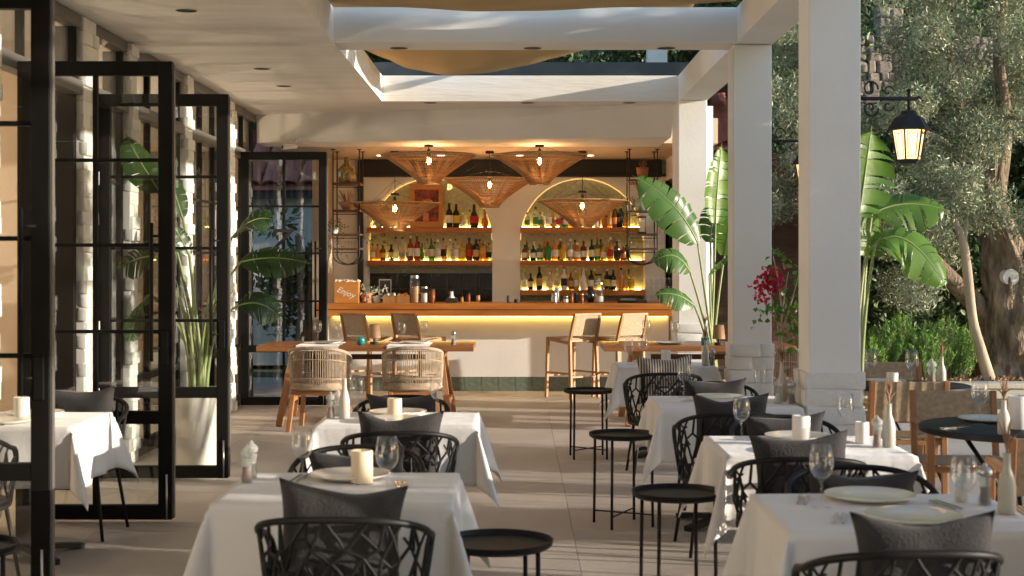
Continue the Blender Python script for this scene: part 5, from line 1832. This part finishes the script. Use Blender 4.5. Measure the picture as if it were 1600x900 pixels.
# ---- wooden trestle tables
M_tablewood = pm("trestle_wood", (0.30, 0.125, 0.04), (0.20, 0.075, 0.022), 4, 0.45, 0.15, 40, stretch=(0.5, 6, 6), coat=0.15)
def trestle(x0, x1, y0, y1, label, zt=.79):
    t = thing("trestle_table", label, "table", ((x0 + x1) / 2, (y0 + y1) / 2, 0), group="long wooden trestle tables")
    w, d = (x1 - x0) / 2, (y1 - y0) / 2
    n = 4
    for i in range(n):
        a = -d + 2 * d * i / n
        MB().box(-w, w, a + .002, a + 2 * d / n - .002, zt - .055, zt).build("plank", M_tablewood, t, bevel=.003)
    for sx in (-1, 1):
        m = MB()
        X = sx * (w - .33)
        for sy in (-1, 1):
            m.bar((X + sx * .10, sy * (d + .02), 0), (X, sy * (d - .2), zt - .1), .09, .06, up=(1, 0, 0))
        m.bar((X, -d + .1, zt - .09), (X, d - .1, zt - .09), .08, .065)
        m.bar((X + sx * .06, -d + .1, .22), (X + sx * .06, d - .1, .22), .06, .05)
        m.build("trestle", M_teak, t, bevel=.004)
    MB().box(-w + .5, w - .5, -.03, .03, zt - .16, zt - .11).build("stretcher", M_darkwood, t)
    return t
trestle(-2.57, -.43, 14.0, 14.9, "long wooden trestle table before the bar with two rope armchairs")
trestle(.86, 2.75, 14.0, 14.9, "long wooden trestle table behind the rear clothed table beside the pillars")

# ---- rope armchairs
rope0 = None
def rope_chair(x, y, rz, label):
    global rope0
    if rope0 is not None:
        return dup(rope0, (x, y, 0), rz, label)
    t = rope0 = thing("rope_armchair", label, "chair", (x, y, 0), rz, "beige rope tub armchairs at the trestle tables")
    def S(u, w):
        ph = u * R(105)
        bul = 1 - .10 * (1 - w) ** 2 - .05 * w * w
        X = .305 * math.copysign(abs(math.sin(ph)) ** .8, u) * bul
        Yv = -.29 * math.copysign(abs(math.cos(ph)) ** .8, math.cos(ph)) * bul
        zt = .66 + .14 * max(0, math.cos(u * math.pi / 2)) ** .6
        return Vector((X, Yv, .40 + (zt - .40) * w))
    m = MB()
    N = 66
    for i in range(N + 1):
        u = -1 + 2 * i / N
        off = random.uniform(-.004, .004)
        m.tube([S(u + off, w / 5) for w in range(6)], .0038, 4, cap=False)
    for w in (.02, .25, .27, .72, .98, 1.0):
        m.tube([S(-1 + 2 * i / 40, w) * 1.0 for i in range(41)], .006 if .1 < w < .9 else .013, 6)
    m.build("rope_back", M_rope, t, smooth=True)
    m = MB()
    vs = []; K = 28
    for z, q in ((.39, .95), (.41, 1), (.46, 1), (.475, .94)):
        for i in range(K):
            a = 2 * math.pi * i / K; c, s = math.cos(a), math.sin(a)
            vs.append((.27 * q * math.copysign(abs(c) ** .7, c), .27 * q * math.copysign(abs(s) ** .7, s), z))
    m.add(vs, [tuple(range(K))[::-1], tuple(range(3 * K, 4 * K))] + [(r * K + i, r * K + (i + 1) % K, (r + 1) * K + (i + 1) % K, (r + 1) * K + i) for r in range(3) for i in range(K)])
    m.build("seat_cushion", M_rope, t, smooth=True, angle=50)
    for sx in (-1, 1):
        for sy in (-1, 1):
            MB().bar((sx * .25, sy * .25, 0), (sx * .21, sy * .2, .39), .042, .042).build("leg", M_teak, t, bevel=.004)
    m = MB().bar((-.21, -.2, .365), (.21, -.2, .365), .03, .05).bar((-.21, .2, .365), (.21, .2, .365), .03, .05).bar((-.21, -.2, .365), (-.21, .2, .365), .03, .05).bar((.21, -.2, .365), (.21, .2, .365), .03, .05)
    m.build("seat_frame", M_teak, t)
    return t
rope_chair((503 - 808) * 13.9 / F, 13.78, R(-6), "beige rope tub armchair at the trestle table, closer to the folding doors")
rope_chair((646 - 808) * 13.9 / F, 13.8, R(5), "beige rope tub armchair at the trestle table, closer to the aisle")
rope_chair(P(1233, 560, 13.6).x, 13.5, R(-20), "pale rope tub armchair glimpsed between the pillars behind the bougainvillea")

# ---- bar stools
def stool(t):
    W = .21
    for sx in (-1, 1):
        MB().bar((sx * (W + .01), .21, 0), (sx * W, .19, .72), .035, .035).build("leg", M_lightwood, t, bevel=.004)
        MB().bar((sx * (W + .01), -.23, 0), (sx * W, -.20, .70), .035, .04).build("leg", M_lightwood, t, bevel=.004)
        MB().bar((sx * W, -.20, .695), (sx * (W - .01), -.28, 1.0), .034, .034).build("back_post", M_lightwood, t, bevel=.004)
        MB().bar((sx * W, -.2, .30), (sx * W, .2, .30), .028, .022).build("stretcher", M_lightwood, t)
        MB().bar((sx * W, -.2, .66), (sx * W, .2, .70), .03, .035).build("seat_rail", M_lightwood, t)
    MB().bar((-W, .2, .26), (W, .2, .26), .028, .022).build("stretcher", M_lightwood, t)
    MB().bar((-W, -.21, .26), (W, -.21, .26), .028, .022).build("stretcher", M_lightwood, t)
    MB().bar((-W, .2, .705), (W, .2, .705), .04, .035).bar((-W, -.2, .69), (W, -.2, .69), .03, .03).build("seat_frame", M_lightwood, t)
    m = MB()
    for i in range(26):
        y = -.185 + .37 * i / 25
        m.bar((-W - .012, y, .712 + (y + .19) * .02), (W + .012, y, .712 + (y + .19) * .02), .010, .012)
    m.build("woven_seat", M_weave, t)
    m = MB()
    for i in range(20):
        q = i / 19
        z = .755 + .235 * q; y = -.2 - .08 * (z - .70) / .3
        m.bar((-W - .015, y, z), (W + .015, y, z), .010, .014)
    for i in range(17):
        x = -.19 + .38 * i / 16
        m.bar((x, -.212, .75), (x, -.279, .993), .007, .006)
    m.build("woven_back", M_weave, t)
    MB().bar((-W, -.2795, 1.0), (W, -.2795, 1.0), .03, .025).build("top_rail", M_lightwood, t)
st0 = thing("bar_stool", "bar stool with woven back, closest to the folding doors", "bar stool", ((578 - 808) * 17.1 / F, 17.1, 0), R(-42), "woven wooden bar stools at the counter")
stool(st0)
dup(st0, ((657 - 808) * 17.1 / F, 17.1, 0), R(-42), "bar stool with woven back, second from the folding doors")
dup(st0, ((893 - 808) * 17.1 / F, 17.05, 0), R(40), "bar stool with woven back, third from the folding doors, its leg lit bright")
dup(st0, ((966 - 808) * 17.1 / F, 17.1, 0), R(40), "bar stool with woven back, next to the bar's pillar end")

# ---- webbing chairs outside the pillars
def web_chair(t):
    W = .24
    for sx in (-1, 1):
        MB().bar((sx * W, .23, 0), (sx * W, .22, .66), .04, .035).build("leg", M_teak, t, bevel=.004)
        MB().bar((sx * W, -.25, 0), (sx * W, -.22, .45), .04, .035).build("leg", M_teak, t, bevel=.004)
        MB().bar((sx * W, -.22, .445), (sx * W, -.29, .83), .035, .04).build("back_post", M_teak, t, bevel=.004)
        MB().bar((sx * W, -.25, .66), (sx * W, .25, .66), .045, .025).build("armrest", M_teak, t, bevel=.004)
        MB().bar((sx * W, -.21, .42), (sx * W, .21, .42), .03, .04).build("seat_rail", M_teak, t)
    MB().bar((-W, .21, .42), (W, .21, .42), .04, .03).bar((-W, -.21, .42), (W, -.21, .42), .04, .03).build("seat_frame", M_teak, t)
    m = MB()
    for i in range(22):
        y = -.2 + .4 * i / 21
        m.bar((-W - .01, y, .445), (W + .01, y, .445), .014, .006)
    for i in range(22):
        x = -.22 + .44 * i / 21
        m.bar((x, -.21, .4485), (x, .21, .4485), .010, .004)
    m.build("woven_seat", M_weave, t)
    m = MB()
    for i in range(22):
        z = .57 + .25 * i / 21; y = -.22 - .07 * (z - .45) / .38
        m.bar((-W - .012, y, z), (W + .012, y, z), .012, .0125)
    for i in range(5):
        x = -.16 + .08 * i
        m.bar((x, -.252, .56), (x, -.3, .83), .007, .006)
    m.build("woven_back", M_weave, t)
wc0 = thing("webbing_chair", "wood and webbing chair in front of the small black table with the white candle", "chair", ((1421 - 808) * 9.35 / F, 9.6, 0), R(-2), "wood and webbing chairs on the garden side")
web_chair(wc0)
dup(wc0, ((1528 - 808) * 8.1 / F, 8.35, 0), R(176), "wood and woven webbing chair behind the round black table")
dup(wc0, ((1640 - 808) * 6.6 / F, 6.55, 0), R(-8), "wood and woven webbing chair cut by the picture edge, before the round black table")
dup(wc0, ((1400 - 808) * 10.9 / F, 10.9, 0), R(178), "wood and woven webbing chair on the far side of the table with the white candle")

# ---- round black table, and back garden table
def round_table(x, y, r, label, z=.75):
    t = thing("round_table", label, "table", (x, y, 0), group="black tables on the garden side")
    MB().lathe([(.001, z - .035), (r - .01, z - .035), (r, z - .028), (r, z - .004), (r - .006, z), (.001, z)], 48).build("tabletop", M_blackmetal, t, smooth=True, angle=40)
    for k in range(3):
        a = R(20 + 120 * k)
        c, s = math.cos(a), math.sin(a)
        MB().tube([(c * r * .62, s * r * .62, z - .04), (c * .08, s * .08, .40), (c * r * .7, s * r * .7, .0)], .014, 8).build("leg", M_blackmetal, t, smooth=True)
    return t
round_table(2.62, 7.45, .5, "round black table between the webbing chairs on the garden side")
round_table(2.78, 10.0, .40, "black table behind the front webbing chair, laid with two wine glasses")

# ---- tableware
glass0 = None
def wine_glass(x, y, z, label, s=1.0):
    global glass0
    if glass0 is None:
        prof = [(.034, .0), (.033, .002), (.006, .006), (.0042, .03), (.004, .085), (.008, .095), (.024, .105), (.037, .125), (.041, .15), (.038, .185), (.033, .215)]
        prof2 = [(.0325, .215), (.037, .185), (.04, .15), (.036, .126), (.023, .107), (.001, .1)]
        me = MB().lathe(prof + prof2, 24).mesh("wine_glass", M_wine, smooth=True)
        o = inst("wine_glass", me, None, (x, y, z)); glass0 = o
    else:
        o = glass0.copy(); COL.objects.link(o); o.location = (x, y, z)
    o.scale = (s, s, s)
    return tag(o, label, "wine glass", "clear wine glasses on the tables")
plate0 = None
def plate(x, y, z, label, s=1.0):
    global plate0
    if plate0 is None:
        me = MB().lathe([(.001, .004), (.085, .004), (.105, .007), (.158, .021), (.162, .021), (.162, .018), (.11, .001), (.001, .0)], 40).mesh("plate", M_plate, smooth=True)
        o = inst("plate", me, None, (x, y, z)); plate0 = o
    else:
        o = plate0.copy(); COL.objects.link(o); o.location = (x, y, z)
    o.scale = (s, s, s)
    return tag(o, label, "plate", "cream plates on the tables")
def candle(x, y, z, label, h=.125, r=.042, mat=M_candlew):
    m = MB().lathe([(r * .97, 0), (r, .003), (r, h - .004), (r * .95, h), (r * .8, h - .004), (.001, h - .01)], 24, mi=0, capb=True)
    m.tube([(0, 0, h - .012), (.001, 0, h + .004)], .0015, 5, mi=1)
    o = m.build("pillar_candle", [mat, M_black], smooth=True, angle=40, loc=(x, y, z))
    return tag(o, label, "candle", "pillar candles on the tables")
mill0 = {}
M_mill = liquid("mill_glass", (0.80, 0.82, 0.80), 0.8, 0.05)
M_millcap = liquid("mill_cap_glass", (0.86, 0.87, 0.85), 0.72, 0.05)
def mill(x, y, z, label, fill, key):
    if key not in mill0:
        t = thing("spice_mill", label, "mill", (x, y, z), group="glass spice mills on the tables")
        MB().lathe([(.022, 0), (.023, .002), (.023, .02), (.018, .045), (.019, .07), (.023, .085), (.023, .095), (.012, .1)], 16, capb=True).build("body", M_mill, t, smooth=True)
        MB().lathe([(.018, .004), (.018, .02), (.0145, .045), (.015, .06), (.001, .06)], 12, capb=True).build("contents", fill, t, smooth=True)
        MB().lathe([(.012, .099), (.026, .105), (.027, .118), (.02, .13), (.008, .136), (.009, .142), (.001, .148)], 16).build("cap", M_millcap if key != 'd' else M_steel, t, smooth=True)
        mill0[key] = t
        return t
    return dup(mill0[key], (x, y, z), 0, label)
bud0 = None
def bud_bottle(x, y, z, label, stems=True, h=.205):
    global bud0
    t = thing("bud_bottle", label, "bottle vase", (x, y, z), group="slender stoneware bottle vases on the tables")
    MB().lathe([(.027, 0), (.03, .004), (.03, h * .45), (.024, h * .6), (.013, h * .75), (.012, h * .98), (.014, h), (.009, h), (.009, h * .9)], 16, capb=True).build("bottle", M_stonebottle, t, smooth=True, angle=50)
    if stems:
        m = MB()
        for k in range(9):
            a = random.uniform(0, 6.28); q = random.uniform(.005, .05)
            m.tube(bez((0, 0, h * .9), (0, 0, h + .05), (q * math.cos(a), q * math.sin(a), h + random.uniform(.05, .13)), 4), [.0015, .003, .004, .0035, .001], 4)
        m.build("dried_stems", M_dry, t)
    return t
def cutlery(x, y, z, rz, label):
    t = thing("cutlery", label, "cutlery", (x, y, z), rz, "steel cutlery laid beside the plates")
    MB().bar((-.012, -.09, .003), (-.012, .03, .003), .008, .003).bar((-.012, .03, .003), (-.012, .09, .004), .016, .002).build("fork", M_chrome, t)
    MB().bar((.014, -.09, .003), (.014, .01, .003), .009, .004).bar((.014, .01, .003), (.014, .10, .003), .015, .002).build("knife", M_chrome, t)
ZT_ = .7535
# front table by doors
TL1 = "on the front table beside the doors"
wine_glass(-.825, 5.47, ZT_, "wine glass closer to the doors " + TL1, 1.0)
wine_glass(-.47, 5.14, ZT_, "wine glass closer to the aisle " + TL1, 1.03)
plate(-.66, 5.62, ZT_, "cream plate behind the candle " + TL1)
candle(-.60, 5.50, ZT_, "cream pillar candle " + TL1, .125, .042, M_candle)
mill(-1.045, 5.50, ZT_, "salt mill with pink salt " + TL1, M_pinksalt, 'p')
mill(-1.05, 5.62, ZT_, "clear mill with pale salt " + TL1, M_candlew, 's')
cutlery(-.44, 5.42, ZT_, R(8), "knife and fork beside the stemmed glass " + TL1)
cutlery(-.86, 5.6, ZT_, R(-5), "knife and fork near the mills " + TL1)
TL2 = "on the rear table beside the doors"
wine_glass(-.90, 8.02, ZT_, "wine glass by the bottle vase " + TL2)
wine_glass(-.44, 7.83, ZT_, "wine glass closer to the aisle " + TL2, 1.02)
plate(-.67, 8.0, ZT_, "cream plate behind the candle " + TL2)
plate(-.66, 7.66, ZT_, "cream plate in front of the candle " + TL2, .95)
candle(-.675, 7.84, ZT_, "cream pillar candle " + TL2, .105, .04, M_candle)
mill(-1.02, 7.78, ZT_, "salt mill " + TL2, M_pinksalt, 'p')
mill(-1.0, 7.92, ZT_, "clear mill " + TL2, M_candlew, 's')
bud_bottle(-.945, 7.78, ZT_, "tall pale bottle vase " + TL2, False, .22)
TR1 = "on the front table beside the pillars"
wine_glass(1.055, 4.93, ZT_, "wine glass closer to the aisle " + TL1.replace("doors", "pillars"), 1.02)
wine_glass(1.455, 4.63, ZT_, "wine glass closer to the pillars " + TR1, 1.05)
plate(1.27, 5.12, ZT_, "cream plate on the bar side " + TR1)
plate(1.31, 4.70, ZT_, "cream plate on the camera side " + TR1)
mill(1.645, 5.0, ZT_, "pepper mill with dark peppercorns " + TR1, M_pepper, 'd')
mill(1.58, 5.06, ZT_, "clear mill with pale salt " + TR1, M_candlew, 's')
bud_bottle(1.66, 4.82, ZT_, "grey bottle vase with dried stems " + TR1, True, .205)
cutlery(1.07, 4.72, ZT_, R(-15), "knife and fork lying beside the camera-side plate " + TR1)
cutlery(1.02, 5.08, ZT_, R(-15), "knife and fork at the aisle side " + TR1)
cutlery(1.5, 4.98, ZT_, R(12), "knife and fork lying between the plates and mills " + TR1)
TR2 = "on the second table beside the pillars"
wine_glass(1.07, 6.78, ZT_, "wine glass closer to the aisle " + TR2)
wine_glass(1.60, 6.93, ZT_, "wine glass before the brick foot " + TR2)
plate(1.36, 6.88, ZT_, "cream plate " + TR2)
plate(1.34, 6.45, ZT_, "cream plate on the camera side " + TR2, .95)
candle(1.33, 6.66, ZT_, "white pillar candle, tallest " + TR2, .135, .042)
candle(1.63, 6.72, ZT_, "small white pillar candle beside the mills " + TR2, .10, .032)
mill(1.66, 6.56, ZT_, "pink salt mill " + TR2, M_pinksalt, 'p')
bud_bottle(1.72, 6.58, ZT_, "grey bottle vase with one dark twig " + TR2, True, .2)
cutlery(1.16, 6.74, ZT_, R(-30), "knife and fork by the aisle " + TR2)
cutlery(1.54, 6.78, ZT_, R(25), "knife and fork by the candle " + TR2)
TR3 = "on the third table beside the pillars"
wine_glass(1.055, 8.98, ZT_, "big wine glass closer to the aisle " + TR3, 1.08)
wine_glass(1.52, 8.9, ZT_, "wine glass by the bottle vase " + TR3)
plate(1.27, 8.92, ZT_, "cream plate on the bar side " + TR3)
plate(1.26, 8.58, ZT_, "cream plate on the camera side " + TR3, .95)
bud_bottle(1.63, 8.75, ZT_, "bottle vase with a dried branch " + TR3, True, .24)
mill(1.58, 8.62, ZT_, "mill " + TR3, M_candlew, 's')
mill(1.66, 8.6, ZT_, "pepper mill " + TR3, M_pepper, 'd')
cutlery(1.06, 8.8, ZT_, R(-30), "knife and fork by the aisle " + TR3)
TR4 = "on the rear table beside the pillars"
wine_glass(.94, 11.95, ZT_, "wine glass nearest the aisle tray table " + TR4, 1.0)
wine_glass(1.08, 12.2, ZT_, "big wine glass behind the plate " + TR4, 1.08)
plate(1.16, 12.1, ZT_, "cream plate " + TR4)
candle(1.24, 11.86, ZT_, "white pillar candle behind the striped pillow " + TR4, .125, .04)
bud_bottle(1.57, 11.85, ZT_, "pale bottle vase " + TR4, True, .21)
mill(1.62, 11.8, ZT_, "mill " + TR4, M_pepper, 'd')
bt = thing("water_bottle", "clear water bottle with teal cap on the rear table beside the pillars", "bottle", (1.60, 12.1, ZT_))
MB().lathe([(.03, 0), (.033, .004), (.033, .14), (.014, .19), (.014, .22)], 14, capb=True).build("body", M_wine, bt, smooth=True)
MB().lathe([(.034, .15), (.036, .155), (.036, .22), (.001, .222)], 14).build("cap", M_teal, bt, smooth=True, angle=40)
wine_glass(-2.56, 7.62, ZT_, "wine glass on the table seen through the closest glass door leaf")
candle(-2.70, 7.75, ZT_, "white candle on the table seen through the closest glass door leaf", .12, .042)
plate(-2.7, 7.95, ZT_, "cream plate on the doorway table")
plate(-2.72, 7.58, ZT_, "cream plate on the doorway table, camera side", .95)
# trestle tables
ZW = .792
TW = "on the trestle table before the bar"
runner = []
for px, nm in ((500, "closer to the doors"), (640, "closer to the aisle")):
    xx = (px - 808) * 14.2 / F
    r_ = MB().box(-.21, .21, -.25, .35, .0005, .003).box(-.21, .21, -.253, -.2505, -.05, .003)
    tag(r_.build("placemat", M_cloth, loc=(xx, 14.248, ZW)), "pale placemat hanging over the trestle table edge, " + nm, "placemat", "placemats on the trestle table")
    plate(xx + .05, 14.35, ZW + .004, "cream plate on the placemat %s, trestle table" % nm, .95)
wine_glass((492 - 808) * 14.3 / F, 14.5, ZW, "wine glass closest to the far glass door " + TW, 1.05)
wine_glass((529 - 808) * 14.7 / F, 14.7, ZW, "wine glass above the plate " + TW, 1.0)
wine_glass((628 - 808) * 14.3 / F, 14.3, ZW, "wine glass before the second bar stool " + TW, 1.05)
wine_glass((663 - 808) * 14.7 / F, 14.7, ZW, "wine glass behind the aisle-side plate " + TW, 1.0)
def shade_lamp(x, y, z, label, sh=M_dry):
    t = thing("table_lamp", label, "table lamp", (x, y, z), group="small shaded table lamps")
    MB().lathe([(.045, 0), (.045, .02), (.012, .025), (.012, .07), (.001, .07)], 14, capb=True).build("base", M_black, t, smooth=True, angle=40)
    MB().lathe([(.065, .06), (.05, .20), (.045, .2), (.06, .065)], 20).build("lamp_shade", sh, t, smooth=True)
M_shade = pm("veneer_shade", (.42, .24, .12), (.34, .19, .09), 4, .6, stretch=(8, 8, .5), transl=.3)
shade_lamp((585 - 808) * 14.3 / F, 14.3, ZW, "small lamp with brown shade on the trestle table before the bar", M_shade)
shade_lamp((1122 - 808) * 14.2 / F, 14.15, ZW, "small lamp with brown shade on the trestle table by the pillars", M_shade)
tag(MB().lathe([(.03, 0), (.045, .02), (.045, .06), (.035, .08), (.03, .078), (.038, .05)], 18, capb=True).build("teal_jar", M_teal, smooth=True, loc=((565 - 808) * 14.2 / F, 14.12, ZW)), "small teal glazed pot beside the shaded lamp", "pot")
mill((708 - 808) * 14.1 / F, 14.15, ZW, "dark pepper mill at the aisle end of the trestle table", M_pepper, 'd')
wine_glass((1010 - 808) * 14.2 / F, 14.2, ZW, "big wine glass on the trestle table by the pillars, before the bar front", 1.15)
wine_glass((1055 - 808) * 14.4 / F, 14.4, ZW, "wine glass on the trestle table by the pillars, before the brick foot", 1.05)
plate((1045 - 808) * 14.4 / F, 14.35, ZW, "cream plate on the trestle table by the pillars", .95)
bud_bottle((1102 - 808) * 14.2 / F, 14.2, ZW, "bottle vase with dried stems beside the brown-shaded lamp", True, .2)
# garden side
TG = "on the black table behind the webbing chair"
wine_glass((1360 - 808) * 9.95 / F, 9.95, .751, "wine glass next to the pillar " + TG, 1.15)
wine_glass((1425 - 808) * 9.9 / F, 9.9, .751, "wine glass beside the pepper mill " + TG, 1.15)
candle((1393 - 808) * 10 / F, 9.98, .751, "white candle " + TG, .085, .04)
mill((1453 - 808) * 9.9 / F, 9.86, .751, "white-capped mill " + TG, M_pinksalt, 'p').scale = (1.3, 1.3, 1.3)
bud_bottle((1470 - 808) * 9.95 / F, 9.93, .751, "white bottle vase with dried stems " + TG, True, .2)
plate((1385 - 808) * 10.15 / F, 10.18, .751, "cream plate behind the candle " + TG, .9)
plate((1405 - 808) * 9.7 / F, 9.74, .751, "cream plate on the camera side " + TG, .9)
wine_glass((1531 - 808) * 7.5 / F, 7.5, .751, "wine glass on the round black table", 1.12)
plate((1540 - 808) * 7.7 / F, 7.68, .751, "pale plate on the round black table, behind the glass", .95)
candle((1594 - 808) * 7.3 / F, 7.32, .751, "thick white candle on the round black table, cut by the picture edge", .17, .055)
bud_bottle((1577 - 808) * 7.0 / F, 7.08, .751, "bottle vase with russet dried stems on the round black table", True, .17)
cutlery((1495 - 808) * 7.3 / F, 7.35, .751, R(-60), "knife and fork on the round black table")

def shade_tree(x, y, zt, nc, w, seed, label):
    t = thing("garden_tree", label, "tree", (x, y, 0), group="unseen trees added to shade the pillars")
    MB().tube([(0, 0, 0), (.1, 0, zt * .4), (-.05, 0, zt * .85)], [.13, .1, .04], 8).build("trunk", M_bark, t, smooth=True)
    rgb = np.random.default_rng(seed)
    cs = [(rgb.uniform(-w, w), rgb.uniform(-w, w), rgb.uniform(1.0, zt - .3)) for _ in range(nc)]
    rr = [rgb.uniform(.3, .55) for _ in cs]
    o = bpy.data.objects.new("crown", leaf_mesh("crown", clump_points(cs, rr, 1500, seed, .1), .18, .09, [M_olive], seed=seed)); COL.objects.link(o); o.parent = t; o['kind'] = 'stuff'
# ---- unseen trees, added to keep the low sun off pillars and cross beam
for k, (tx, ty, zt, n_, w_) in enumerate([(6.6, 3.2, 4.4, 26, 1.1), (6.3, 7.3, 4.3, 28, .6), (6.5, 10.3, 5.3, 30, .6)]):
    shade_tree(tx, ty, zt, n_, w_, 61 + k, ["unseen tree added to shade the terrace, closest to the camera", "low leafy unseen tree added for shade, middle of the row",
               "low leafy unseen tree added for shade, farthest of the row"][k])
# ---- unseen wall and hedge added behind the camera to cut sky fill
struct("added_end_wall", MB().box(-3.0, 2.6, -3.4, -3.1, 0, ZC - .003), M_white)
rgh = np.random.default_rng(90)
cs = [(rgh.uniform(3.0, 11), rgh.uniform(-4.2, -3.2), rgh.uniform(.3, 4.2)) for _ in range(90)]
o = bpy.data.objects.new("garden_hedge", leaf_mesh("garden_hedge", clump_points(cs, [.6] * 90, 900, 8, .2), .16, .09, [M_darkleaf], seed=19)); COL.objects.link(o)
tag(o, "tall unseen hedge added behind the camera to dim the pillar fronts", "hedge", kind="stuff")
